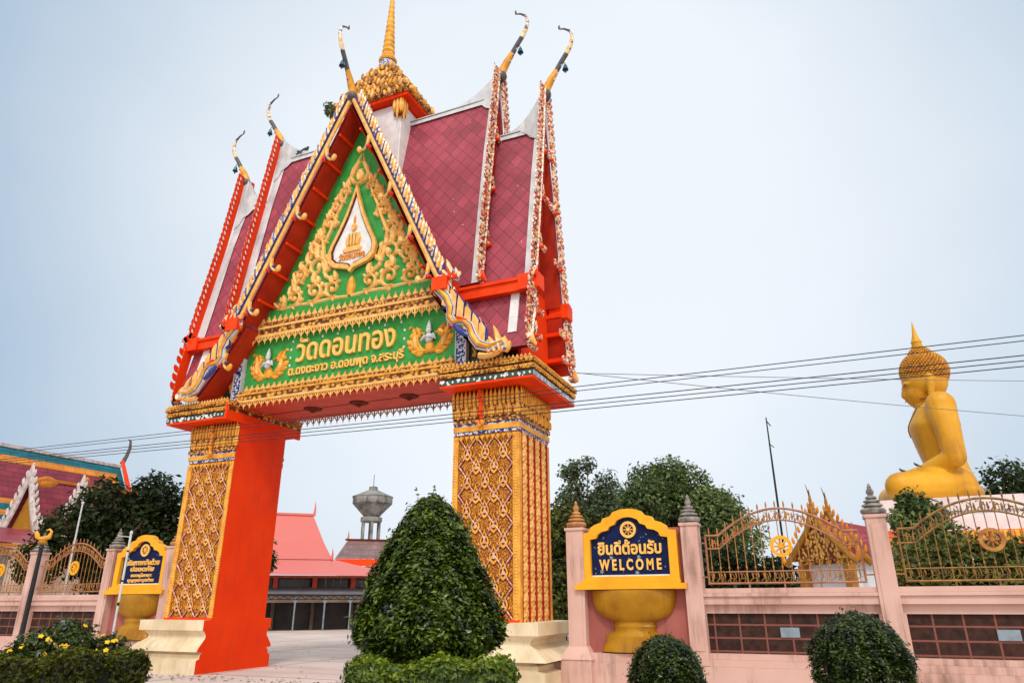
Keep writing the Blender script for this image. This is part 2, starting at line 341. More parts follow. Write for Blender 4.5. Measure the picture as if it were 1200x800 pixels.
        s.leaf(fr, cx-d*r*.1, cy+r*.85, PI/2+d*.25, r*1.25*fl, wd*1.7, -d*1.1, h, mt); s.leaf(fr, cx+d*r*.35, cy+r*.75, PI/2-d*.3, r*.8*fl, wd*1.2, d*1.3, h*.9, mt)
    def build(s, name, parent=None, smooth=False, world=True):
        me = bpy.data.meshes.new(name); off = OFF.get(parent.name, Vector()) if (parent and world) else Vector()
        me.from_pydata([tuple(Vector(p)-off) for p in s.v], [], s.f)
        for k in s.mats: me.materials.append(MATS[k])
        me.polygons.foreach_set('material_index', s.m)
        if smooth: me.polygons.foreach_set('use_smooth', [True]*len(s.f))
        me.update(); o = bpy.data.objects.new(name, me); C.objects.link(o)
        if parent: o.parent = parent; OFF[o.name] = off if world else Vector()
        return o
def smooth_angle(o, deg=40):
    o.data.polygons.foreach_set('use_smooth', [True]*len(o.data.polygons)); 
    o.data.set_sharp_from_angle(angle=R(deg)); return o
def text_part(name, body, parent, fr, x, y, size, depth, m, bold=.0, width=None, spacing=1.0, shear=0):
    """raised lettering centred on x with its baseline at y; width stretches it to fit"""
    cu = bpy.data.curves.new(name, 'FONT'); cu.body = body; cu.size = size; cu.extrude = depth/2; cu.offset = bold; cu.align_x = 'CENTER'; cu.space_character = spacing; cu.shear = shear
    cu.resolution_u = 3
    to = bpy.data.objects.new(name, cu); C.objects.link(to); bpy.context.view_layer.update()
    dg = bpy.context.evaluated_depsgraph_get(); me = bpy.data.meshes.new_from_object(to.evaluated_get(dg))
    wd = max(v.co.x for v in me.vertices)-min(v.co.x for v in me.vertices); sx = width/wd if width else 1
    off = OFF.get(parent.name, Vector())
    for v in me.vertices: v.co = fr(x+v.co.x*sx, y+v.co.y, v.co.z+depth/2)-off
    bpy.data.objects.remove(to); bpy.data.curves.remove(cu)
    me.materials.clear(); me.materials.append(MATS[m]); me.name = name
    o = bpy.data.objects.new(name, me); C.objects.link(o); o.parent = parent; OFF[o.name] = off; return o
def quads(name, cen, nrm, size, matname, parent=None, aspect=1.8, tint=None, off=(0, 0, 0)):
    """many small folded leaves as one mesh"""
    n = len(cen); nrm = nrm/np.linalg.norm(nrm, axis=1, keepdims=True)
    r = RNG.normal(size=(n, 3)); t = np.cross(nrm, r); t /= np.linalg.norm(t, axis=1, keepdims=True)+1e-9; b = np.cross(nrm, t)
    sz = (size*RNG.uniform(.65, 1.35, n))[:, None]
    a = cen-t*sz*aspect*.5; c = cen+t*sz*aspect*.5; l = cen+b*sz*.45+nrm*sz*.12; q = cen-b*sz*.45+nrm*sz*.12
    v = np.stack([a, l, c, q], 1).reshape(-1, 3)-np.array(off)
    me = bpy.data.meshes.new(name); me.vertices.add(4*n); me.vertices.foreach_set('co', v.astype(np.float32).ravel())
    me.loops.add(6*n); me.polygons.add(2*n)
    base = np.arange(n)[:, None]*4; idx = np.concatenate([base+np.array([[0, 1, 2]]), base+np.array([[0, 2, 3]])], 1)
    me.loops.foreach_set('vertex_index', idx.astype(np.int32).ravel()); me.polygons.foreach_set('loop_start', (np.arange(2*n)*3).astype(np.int32))
    me.update(calc_edges=True)
    ti = tint if tint is not None else RNG.uniform(0, 1, n)
    at = me.attributes.new('tint', 'FLOAT', 'FACE'); at.data.foreach_set('value', np.repeat(np.clip(ti, 0, 1), 2).astype(np.float32))
    me.materials.append(MATS[matname]); o = bpy.data.objects.new(name, me); C.objects.link(o)
    if parent: o.parent = parent
    return o
def structure(o, kind='structure'): o['kind'] = kind; return o

# ------------------------------------------------------------------ ground
def ground():
    m = MATS['concrete']; t = m.node_tree; n = t.nodes; b = n['Principled BSDF']
    tcn = n.new('ShaderNodeTexCoord'); v = n.new('ShaderNodeTexNoise'); v.inputs['Scale'].default_value = .9; v.inputs['Detail'].default_value = 8
    mp = n.new('ShaderNodeMapping'); mp.inputs['Rotation'].default_value = (0, 0, R(20)); mp.inputs['Scale'].default_value = (.25, 1.3, 1)
    t.links.new(tcn.outputs['Object'], mp.inputs[0]); t.links.new(mp.outputs[0], v.inputs['Vector'])
    mr = n.new('ShaderNodeMapRange'); mr.inputs['From Min'].default_value = .5; mr.inputs['From Max'].default_value = .72; mr.inputs['To Max'].default_value = .55
    t.links.new(v.outputs['Fac'], mr.inputs['Value'])
    mi = n.new('ShaderNodeMix'); mi.data_type = 'RGBA'; mi.inputs['B'].default_value = (.36, .28, .245, 1)
    t.links.new(n[m['mix']].outputs['Result'], mi.inputs['A']); t.links.new(mr.outputs[0], mi.inputs['Factor'])
    br = n.new('ShaderNodeTexBrick'); br.offset = 0; br.inputs['Scale'].default_value = 1; br.inputs['Brick Width'].default_value = 4; br.inputs['Row Height'].default_value = 4
    br.inputs['Mortar Size'].default_value = .03; br.inputs['Mortar'].default_value = (.12, .10, .09, 1)
    t.links.new(tcn.outputs['Object'], br.inputs['Vector']); t.links.new(mi.outputs['Result'], br.inputs['Color1']); t.links.new(mi.outputs['Result'], br.inputs['Color2'])
    t.links.new(br.outputs['Color'], b.inputs['Base Color'])
    g = M(); S = 900; g.add([(-S, -S, 0), (S, -S, 0), (S, S, 0), (-S, S, 0)], [(0, 1, 2, 3)], 'concrete'); structure(g.build('ground'))
ground()

# ================================================================== THE GATE
CX, CYM = -4.88, .9            # plan centre of the gate
gate = thing('temple_gate', 'tall ornate temple gateway with pink tiled roofs, golden spire and gold patterned pillars', 'gate', (CX, CYM, 0))
ZP, ZS = 1.19, 5.13
PX = {1: (-1.6, 0.), -1: (-9.765, -8.165)}        # pillar extents in x
FRONT = lambda y: Fr((0, y, 0), (1, 0, 0), (0, 0, 1), (0, -1, 0))
SIDE = lambda x, s: Fr((x, 0, 0), (0, 1, 0), (0, 0, 1), (s, 0, 0))
def seated_figure(m, fr, x, y, s, mt):
    for (a, b, r1, r2) in ((0, .10, .16, .07), (0, .22, .085, .11), (0, .36, .06, .065)):
        n = 8; m.prism(fr, [(x+math.cos(2*PI*k/n)*r1*s, y+b*s+math.sin(2*PI*k/n)*r2*s) for k in range(n)], 0, .09*s, mt, inset=.35)
    m.leaf(fr, x, y+.40*s, PI/2, .14*s, .06*s, 0, .05*s, mt)
def motif(m, fr, x, y, s, mt='gold', dk='maroon', fig=True):
    # pointed leaf frame round a small seated figure
    out = [(0, -.5), (.17, -.38), (.31, -.16), (.27, .04), (.15, .22), (.05, .40), (0, .56)]
    full = [(x+a*s*.86, y+b*s) for a, b in out]+[(x-a*s*.86, y+b*s) for a, b in out[-2:0:-1]]
    inn = [(x+(px-x)*.66, y+(py-y)*.68) for px, py in full]
    bk = [(x+(px-x)*1.16, y+(py-y)*1.12) for px, py in full]; m.prism(fr, bk, -.002, .0012, dk); m.frame(fr, full, inn, 0, .05*s, mt); m.prism(fr, inn, .001, .004, dk)
    if fig: seated_figure(m, fr, x, y-.25*s, .85*s, 'gold_pale')
    for sg in (-1, 1):
        m.leaf(fr, x+sg*.27*s, y-.30*s, PI/2-sg*1.1, .22*s, .1*s, sg*1.6, .05*s, mt); m.leaf(fr, x+sg*.24*s, y+.14*s, PI/2-sg*.6, .20*s, .09*s, sg*1.2, .05*s, mt)
def lattice(m, fr, x0, x1, z0, z1, ncol, nrow):
    dx = (x1-x0)/ncol; dz = (z1-z0)/nrow
    def bar(pts):
        m.ribbon(fr, pts, [.085]*len(pts), .012, 'maroon'); m.ribbon(fr, pts, [.034]*len(pts), .022, 'mosaic_rim', h0=.011)
    for i in range(-nrow, ncol+nrow):
        for sg in (1, -1):
            pts = []; steps = nrow*8
            for k in range(steps+1):
                z = z0+(z1-z0)*k/steps; ph = (z-z0)/dz
                xx = x0+(i+.0)*dx+sg*dx*(ph+.045*math.sin(2*PI*ph*1.0))*1.0*1
                if x0-1e-6 <= xx <= x1+1e-6: pts.append((xx, z))
                elif pts: break
            if len(pts) > 2: bar(pts)
    for r in range(2*nrow+1):
        for c in range(ncol+1):
            z = z0+r*dz/2; x = x0+(c+(.5 if r % 2 else 0))*dx
            if x > x1-.01+0*dx or z < z0+dz*.3 or z > z1-dz*.25: 
                continue
            if x < x0+dx*.3: continue
            motif(m, fr, x, z, dz*.64, fig=True)
def spade_row(m, fr, x0, x1, z, w, hgt, mt, down=False, h=.03, h0=0.):
    n = max(1, round((x1-x0)/w)); w = (x1-x0)/n; s = -1 if down else 1
    for i in range(n):
        x = x0+(i+.5)*w
        pts = [(x-w*.42, z), (x+w*.42, z), (x+w*.40, z+s*hgt*.3), (x+w*.12, z+s*hgt*.62), (x, z+s*hgt), (x-w*.12, z+s*hgt*.62), (x-w*.40, z+s*hgt*.3)]
        if down: pts = pts[::-1]
        m.prism(fr, pts, h0, h0+h, mt, inset=.35)
def lace_row(m, fr, x0, x1, z, w, hgt, mt):
    """hanging fringe of open V tips with a drop"""
    n = max(1, round((x1-x0)/w)); w = (x1-x0)/n
    for i in range(n):
        x = x0+(i+.5)*w
        m.ribbon(fr, [(x-w*.48, z), (x-w*.3, z-hgt*.45), (x, z-hgt*.75), (x+w*.3, z-hgt*.45), (x+w*.48, z)], [w*.14]*5, .015, mt)
        m.leaf(fr, x, z-hgt*.05, -PI/2, hgt*1.05, w*.24, 0, .015, mt, n=3)
def ring_boxes(m, x0, x1, y0, y1, prof, mt):
    """stacked mouldings: prof = (overhang, z0, z1, material or None)"""
    for e, z0, z1, k in prof: m.box(x0-e, x1+e, y0-e, y1+e, z0, z1, k or mt)
for s in (1, -1):
    x0, x1 = PX[s]; y0, y1 = 0., 1.8
    inner = x0 if s == 1 else x1
    # plinth: moulded on three sides, cut flush and red on the inner side
    prof = [(.0, 0.), (.34, 0.), (.34, .30), (.25, .335), (.25, .42), (.20, .45), (.20, .47), (.36, .49), (.33, .56), (.20, .72), (.15, .78), (.15, .85), (.20, .93), (.26, .955), (.26, ZP), (0, ZP)]
    p = M()
    if s == 1: corners = lambda e: [(x0, y0-e), (x1+e*1.9, y0-e), (x1+e*1.9, y1+e), (x0, y1+e)]
    else: corners = lambda e: [(x1, y1+e), (x0-e*2.1, y1+e), (x0-e*2.1, y0-e), (x1, y0-e)]
    vs = []; 
    for e, z in prof: vs += [(*c, z) for c in corners(e)]
    n = len(prof); fs = []
    for i in range(1, n-2):
        for k in range(3): fs.append((i*4+k, i*4+k+1, (i+1)*4+k+1, (i+1)*4+k))
    tp = (n-2)*4; fs.append((tp, tp+1, tp+2, tp+3)); p.add(vs, fs, 'plinth')
    pl = p.build('plinth', gate); smooth_angle(pl, 25)
    q = M(); sx = inner-.004 if s == 1 else inner+.004
    fr = SIDE(sx, -1 if s == 1 else 1)
    outl = [(y0-e, z) for e, z in prof[1:-1]]+[(y1+e, z) for e, z in prof[1:-1]][::-1]
    if s == -1: outl = outl[::-1]
    # red painted end wall drawn as quads between matching heights
    pts = prof[1:-1]; vv = []
    for e, z in pts: vv += [(sx, y0-e, z), (sx, y1+e, z)]
    q.add(vv, [(2*i, 2*i+1, 2*i+3, 2*i+2) for i in range(len(pts)-1)], 'red'); q.build('painted_end', pl)
    # shaft
    b = M(); b.box(x0, x1, y0, y1, ZP, 6.12, 'pillar_ground'); pil = b.build('pillar', gate)
    q = M(); xi = inner+(.003 if s == -1 else -.003)
    q.add([(xi, y0-.012, ZP), (xi, y1+.012, ZP), (xi, y1+.012, 6.53), (xi, y0-.012, 6.53)], [(0, 1, 2, 3)], 'red'); q.build('red_inner_face', pil)
    d = M(); fr = FRONT(y0-.004)
    for bx in (x0, x1-.13): d.box(bx, bx+.13, y0-.03, y0-.002, ZP, ZS-.05, 'gold')
    for bx in (x0+.03, x1-.10):
        for k in range(60):
            z = ZP+.04+k*(ZS-.12-ZP)/60; d.prism(FRONT(y0-.03), [(bx, z), (bx+.07, z), (bx+.035, z+.055)], 0, .012, 'gold_pale', inset=.3)
    d.box(x0-.012, x1+.012, y0-.035, y0-.002, ZP+.003, ZP+.05, 'red_bright')
    lattice(d, fr, x0+.14, x1-.14, ZP+.05, ZS-.08, 3, 6)
    spade_row(d, FRONT(y0-.03), x0+.02, x1-.02, ZS-.04, .13, .16, 'gold', True)
    d.build('front_ornament', pil)
    d = M(); xo = x1 if s == 1 else x0; fs_ = SIDE(xo+s*.004, s)
    d.add([(xo+s*.003, y0, ZP), (xo+s*.003, y1, ZP), (xo+s*.003, y1, ZS), (xo+s*.003, y0, ZS)], [(0, 1, 2, 3) if s == 1 else (3, 2, 1, 0)], 'side_ground')
    for bx in (y0-.03, y1-.10): d.box(min(xo, xo+s*.03), max(xo, xo+s*.03), bx, bx+.13, ZP, ZS-.05, 'gold')
    for k in range(5):
        yy = .12+k*(1.56/4); d.box(min(xo, xo+s*.035), max(xo, xo+s*.035), yy-.016, yy+.016, ZP, ZS-.05, 'red_soffit')
        if k < 4:
            for r in range(13):
                z = ZP+.16+r*.30; yc = yy+.195
                n = 12
                d.prism(fs_, [(yc+math.cos(2*PI*j/n)*.15*(1 if j % 2 else .7), z+math.sin(2*PI*j/n)*.15*(1 if j % 2 else .7)) for j in range(n)][::s], .001, .045, 'gold_pale', inset=.55)
                for a in (.9, PI-.9, -.9, -PI+.9): d.leaf(fs_, yc+math.cos(a)*.04, z+math.sin(a)*.1, a, .16, .07, .5 if abs(a) < 1 else -.5, .03, 'gold_pale')
                for a in (.6, PI-.6): d.leaf(fs_, yc, z+.10, a, .17, .07, .8 if a < 1 else -.8, .025, 'gold')
    d.build('side_ornament', pil)
    # capital: mosaic bands, then tall lotus petals opening upward
    c = M()
    for e, z0_, z1_, k_ in [(.02, ZS, ZS+.07, 'blue_mosaic'), (.045, ZS+.07, ZS+.19, 'gold'), (.025, ZS+.19, ZS+.25, 'blue_mosaic'), (.06, ZS+.25, ZS+.34, 'gold_carved_fine'), (.03, ZS+.34, 6.10, 'maroon')]: c.box(x0-e*(s < 0), x1+e*(s > 0), y0-e, y1+e, z0_, z1_, k_)
    for fr, a, bnd in ((FRONT(y0-.03), x0, x1), (SIDE(xo+s*.03, s), y0, y1)):
        nn = 15
        for i in range(nn+1):
            xx = a+(bnd-a)*i/nn
            f2 = Fr(fr.o, fr.ux, fr.uy, fr.n)
            pts = [(xx, ZS+.36), (xx, ZS+.6), (xx, ZS+.85), (xx, 6.08)]
            c.ribbon(fr, pts, [.06, .085, .095, .02], .05, 'gold_pale' if i % 2 else 'gold_carved_fine')
            c.leaf(fr, xx, ZS+.62, PI/2, .40, .085, 0, .04, 'gold', h0=.045)
            c.leaf(fr, xx+(bnd-a)/nn/2, ZS+.38, PI/2, .22, .07, 0, .05, 'gold', h0=.02)
    c.build('capital', pil)
    # cornice over the capital
    ex0, ex1 = (x0-.15, x1+.56) if s == 1 else (x0-.56, x1+.06)
    ey0, ey1 = -.5, 2.3
    k = M(); k.box(ex0, ex1, ey0, ey1, 6.15, 6.20, 'salmon' if 0 else 'red_bright')
    cor = k.build('cornice', gate)
    k = M()
    if s == -1: k.box(*sorted((inner+s*.004, inner-s*.065)), ey0-.07, ey1+.07, 6.115, 6.64, 'red'); k.build('red_end_block', cor)
    if s == 1: ex0 += .02
    else: ex1 -= .02
    k = M()
    k.box(ex0-.01, ex1+.01, ey0-.01, ey1+.01, 6.202, 6.32, 'gem_edge'); k.box(ex0+.02, ex1-.02, ey0+.02, ey1-.02, 6.322, 6.36, 'maroon')
    k.box(ex0-.03, ex1+.03, ey0-.03, ey1+.03, 6.362, 6.47, 'gold_carved'); k.box(ex0+.02, ex1-.02, ey0+.02, ey1-.02, 6.472, 6.50, 'maroon')
    k.box(ex0-.06, ex1+.06, ey0-.06, ey1+.06, 6.502, 6.62, 'gold_carved_fine')
    for j, (zz, ee) in enumerate(((6.46, .03), (6.61, .06))):
        spade_row(k, FRONT(ey0-ee), ex0-ee, ex1+ee, zz, .12, .10, 'gold', True, .025)
        xs_ = ex1+ee if s == 1 else ex0-ee
        spade_row(k, SIDE(xs_, s), ey0-ee, ey1+ee, zz, .12, .10, 'gold', True, .025)
    for i in range(17):
        xx = ex0+.06+i*(ex1-ex0-.12)/16; k.prism(FRONT(ey0-.01), [(xx-.03, 6.26), (xx, 6.225), (xx+.03, 6.26), (xx, 6.295)], 0, .012, 'white')
    xs_ = ex1+.012 if s == 1 else ex0-.012
    k.add([(xs_, ey0, 6.205), (xs_, ey1, 6.205), (xs_, ey1, 6.318), (xs_, ey0, 6.318)], [(0, 1, 2, 3) if s == 1 else (3, 2, 1, 0)], 'grey_edge')
    spade_row(k, FRONT(ey0-.06), ex0, ex1, 6.62, .10, .09, 'gold_pale', False, .03, -.03)
    k.build('carved_edge', cor)
# lintel beam
LX0, LX1 = PX[-1][1], PX[1][0]
b = M(); b.box(LX0-.35, LX1+.3, .0, 1.8, 6.622, 6.9, 'red'); b.box(LX0+.005, LX1-.155, 0, 1.8, 6.53, 6.621, 'salmon'); lin = b.build('lintel', gate)
q = M()
for xx in (-3.4, -4.95, -6.45):
    q.lathe([(.26, 0), (.22, -.03), (.10, -.06), (.06, -.10), (.01, -.12)], (xx, .85, 6.529), 'maroon', 14)
q.tube([(LX0, .85, 6.524), (LX1, .85, 6.524)], .008, 'dark_wire', 5)
q.build('ceiling_rosette', lin)
q = M(); lace_row(q, FRONT(1.79), LX0+.05, LX1-.05, 6.56, .21, .24, 'gold_dark'); q.build('rear_fringe', lin)
# red knuckle where the lintel meets the left pillar
# name board
fb = FRONT(-.02)
b = M(); b.box(LX0, LX1, -.02, .3, 6.9, 9.3, 'green'); nb = b.build('name_board', gate)
BX0, BX1 = -8.12, -1.60
q = M(); q.box(BX0-.12, BX1+.1, -.22, -.02, 6.60, 6.66, 'gold_pale'); q.box(BX0-.10, BX1+.08, -.18, -.02, 6.662, 6.80, 'gold_carved'); q.box(BX0-.12, BX1+.1, -.21, -.02, 6.802, 6.85, 'gold')
q.box(BX0-.10, BX1+.08, -.16, -.02, 6.852, 6.93, 'gold_carved_fine')
spade_row(q, FRONT(-.05), BX0+.0, BX1-.02, 6.93, .19, .20, 'gold_pale', False, .05); spade_row(q, FRONT(-.03), BX0+.1, BX1-.1, 6.93, .19, .13, 'gold', False, .04)
lace_row(q, FRONT(-.19), BX0-.10, BX1+.08, 6.62, .20, .19, 'gold_pale'); q.build('lower_gold_band', nb)
q = M(); q.box(BX0-.10, BX1+.05, -.20, -.02, 8.42, 8.50, 'gold_pale'); q.box(BX0-.08, BX1+.04, -.18, -.02, 8.502, 8.66, 'gold_carved'); q.box(BX0-.10, BX1+.05, -.22, -.02, 8.662, 8.72, 'gold_pale')
q.box(BX0-.06, BX1+.03, -.16, -.02, 8.722, 8.86, 'gold_carved_fine')
spade_row(q, FRONT(-.06), BX0+.1, BX1-.1, 8.86, .20, .24, 'gold_pale', False, .05)
lace_row(q, FRONT(-.19), BX0-.08, BX1+.04, 8.44, .21, .22, 'gold_pale'); q.build('upper_gold_band', nb)
text_part('temple_name_lettering', 'วัดดอนทอง', nb, FRONT(-.022), -4.86, 7.60, .84, .07, 'letter_yellow', .014, 3.12)
text_part('address_lettering', 'ต.ดงตะงาว อ.ดอนพุด จ.สระบุรี', nb, FRONT(-.022), -4.85, 7.24, .33, .05, 'letter_yellow', .008, 3.6)
q = M()
for xx, zz in [(-6.62+.49*i, 8.19) for i in range(8)]+[(a, b_) for a in (-6.66, -3.08) for b_ in (7.5, 7.72, 7.95)]:
    q = M(); q.leaf(FRONT(-.02), xx, zz, PI/2, .08, .06, 0, .02, 'white', n=3); q.build('flower_stud', nb)
for ac in (-7.36, -2.33):
    q = M(); fr = Fr((ac, -.02, 7.36), (1, 0, 0), (0, 0, 1), (0, -1, 0))
    for sg in (1, -1):
        f2 = Fr(fr.o, fr.ux*sg, fr.uy, fr.n)
        q.vine(f2, .02, -.05, .05, .75, 1.2, 3.6, .11, .06, 'gold', 4, 1); q.vine(f2, .10, -.05, .5, .62, 2.6, 1.2, .09, .06, 'gold', 3, 1, .9)
        q.leaf(f2, .44, .15, 1.7, .52, .15, -.7, .06, 'gold'); q.leaf(f2, .36, .05, 1.2, .40, .14, .5, .07, 'gold_pale', h0=.02)
        q.vine(f2, .14, .42, .2, .45, 3.2, -3.0, .07, .05, 'gold', 0); q.leaf(f2, .30, .35, 1.6, .34, .10, -1, .06, 'gold')
        q.leaf(f2, .05, .0, -.4, .34, .10, .9, .05, 'gold')
    q.leaf(fr, 0, -.08, PI/2, .38, .26, 0, .08, 'gold')
    ang = q.build('angel_scrollwork', nb)
    q = M(); q.ball((ac, -.09, 7.64), (.12, .07, .13), 'white_weathered'); q.ball((ac, -.11, 7.84), (.075, .06, .095), 'white_weathered'); q.lathe([(.07, 0), (.05, .06), (.01, .2)], (ac, -.1, 7.9), 'white_weathered', 8)
    for sg in (1, -1): q.tube([(ac+sg*.11, -.09, 7.72), (ac+sg*.2, -.12, 7.6), (ac+sg*.02, -.17, 7.66)], [.04, .035, .025], 'white_weathered', 6)
    q.build('angel_figure', ang)
for s in (1, -1):
    q = M(); cxp = CX+s*3.46; q.box(cxp-.125, cxp+.125, -.12, -.0, 6.66, 8.42, 'blue_mosaic')
    for e in (-.15, .125): q.box(cxp+e, cxp+e+.025, -.14, 0, 6.66, 8.42, 'white_weathered')
    q.build('mosaic_pilaster', gate)
    # filler with gold scrolls between pilaster and eave
    q = M(); fr = Fr((CX, .02, 0), (s, 0, 0), (0, 0, 1), (0, -1, 0))
    q.prism(fr, [(3.6, 6.62), (4.9, 6.62), (4.3, 7.25), (3.6, 8.3)][::s], -.2, 0, 'green_dark')
    q.vine(fr, 3.75, 6.72, .2, 1.0, 1.6, 4.6, .13, .06, 'gold', 5); q.vine(fr, 3.75, 7.0, 1.3, .8, -1.2, -5, .11, .06, 'gold', 4); q.leaf(fr, 4.3, 6.7, .9, .5, .16, 1.0, .06, 'gold'); q.leaf(fr, 3.72, 7.5, 1.4, .5, .13, -.8, .06, 'gold'); q.leaf(fr, 4.1, 6.7, .3, .4, .16, .9, .06, 'gold')
    q.build('corner_scroll_panel', gate)
# pediment
q = M(); fr = FRONT(.0)
q.prism(fr, [(CX-3.06, 8.75), (CX+3.06, 8.75), (CX, 14.95)], -.25, -.03, 'green'); ped = q.build('pediment', gate)
q = M()
for s in (1, -1):
    f = Fr((CX, .03, 0), (s, 0, 0), (0, 0, 1), (0, -1, 0)); h = .13; G = 'gold_scroll'
    q.ribbon(f, [(.05, 9.26), (.6, 9.30), (1.2, 9.27), (1.8, 9.31), (2.3, 9.26), (2.62, 9.30)], [.10, .11, .11, .10, .08, .03], .09, G)
    for cx_, cz_, r_, d_, a_ in ((.58, 9.60, .25, 1, -2.0), (1.24, 9.62, .29, -1, -1.2), (1.88, 9.54, .22, -1, -1.2), (2.32, 9.40, .11, -1, -1.3),
                                 (1.20, 10.34, .33, -1, -2.4), (1.76, 10.22, .20, -1, -1.4), (1.22, 11.05, .26, 1, -1.2), (.90, 11.68, .22, -1, -2.4), (.64, 12.24, .18, 1, -1.2), (.42, 12.62, .12, -1, -2.2)):
        q.curl(f, cx_, cz_, r_*1.1, d_, a_, .36*r_, h, G, 1.15, 1.05)
    for k_ in range(15):
        z_ = 9.42+k_*.235; xe = (14.04-z_)*.525-.20
        q.leaf(f, xe, z_, PI/2-.1, .34, .11, .7 if k_ % 2 else -.5, h*.8, G); q.leaf(f, xe-.12, z_+.08, PI/2+.5, .22, .08, -.8, h*.7, G)
    stem = [(.62, 9.86), (.88, 10.02), (1.02, 10.5), (1.06, 11.0), (.88, 11.4), (.70, 11.9), (.46, 12.4), (.34, 12.75)]
    q.ribbon(f, stem, [.12, .12, .11, .11, .10, .09, .08, .05], h*.8, G)
    for x_, z_, a_, L_ in ((2.38, 9.32, .5, .34), (1.86, 9.95, 1.0, .5), (1.52, 10.5, 1.3, .5), (1.22, 11.2, 1.5, .45), (.98, 11.8, 1.6, .42), (.74, 12.3, 1.65, .4), (.44, 12.75, 1.75, .45)): q.leaf(f, x_, z_, a_, L_, .13, .7, h, G)
    q.ribbon(f, [(0, 12.78), (.2, 12.86), (.30, 13.05), (.25, 13.28), (.12, 13.5), (.02, 13.85)], [.09, .10, .11, .10, .07, .02], h, G); q.leaf(f, .28, 13.05, 1.9, .6, .12, .3, h, G)
    q.leaf(f, .02, 12.9, 1.2, .45, .14, 1.5, h, G)
q.leaf(FRONT(.03), CX, 9.28, PI/2, .62, .26, 0, .12, 'gold')
q.build('gold_scrollwork', ped)
q = M(); tear = [(0, 12.72), (.10, 12.35), (.28, 11.8), (.52, 11.25), (.72, 10.85), (.80, 10.6), (.76, 10.35), (.58, 10.18), (.28, 10.10), (.10, 10.05), (0, 9.93)]
full = [(CX+a, z) for a, z in tear]+[(CX-a, z) for a, z in tear[-2:0:-1]]; c0 = (CX, 10.95)
sc = lambda k: [(c0[0]+(x-c0[0])*k, c0[1]+(z-c0[1])*k) for x, z in full]
q.frame(fr, full, sc(.86), .02, .13, 'gold_pale'); q.frame(fr, sc(.86), sc(.81), .02, .10, 'maroon'); q.prism(fr, sc(.83), .0, .06, 'white'); med = q.build('medallion', ped)
q = M(); fm = FRONT(-.06)
q.prism(fm, [(CX-.22, 10.72), (CX+.22, 10.72), (CX+.27, 10.95), (CX+.20, 11.15), (CX-.20, 11.15), (CX-.27, 10.95)], 0, .05, 'gold_pale', inset=.2)
for dx in (-.10, 0, .10): q.ribbon(fm, [(CX+dx, 10.74), (CX+dx*1.1, 11.12)], [.025, .02], .055, 'maroon', h0=.01)
q.prism(fm, [(CX-.30, 10.55), (CX+.30, 10.55), (CX+.33, 10.66), (CX+.2, 10.74), (CX-.2, 10.74), (CX-.33, 10.66)], 0, .06, 'gold_pale', inset=.2)
n = 10; q.prism(fm, [(CX+math.cos(2*PI*k/n)*.10, 11.32+math.sin(2*PI*k/n)*.14) for k in range(n)], 0, .06, 'gold_pale', inset=.3); q.leaf(fm, CX, 11.44, PI/2, .3, .08, 0, .04, 'gold_orange')
q.build('seated_buddha_relief', med); text_part('medallion_lettering', 'วัดดอนทอง', med, fm, CX, 10.36, .26, .03, 'gold_orange', .006, .85)

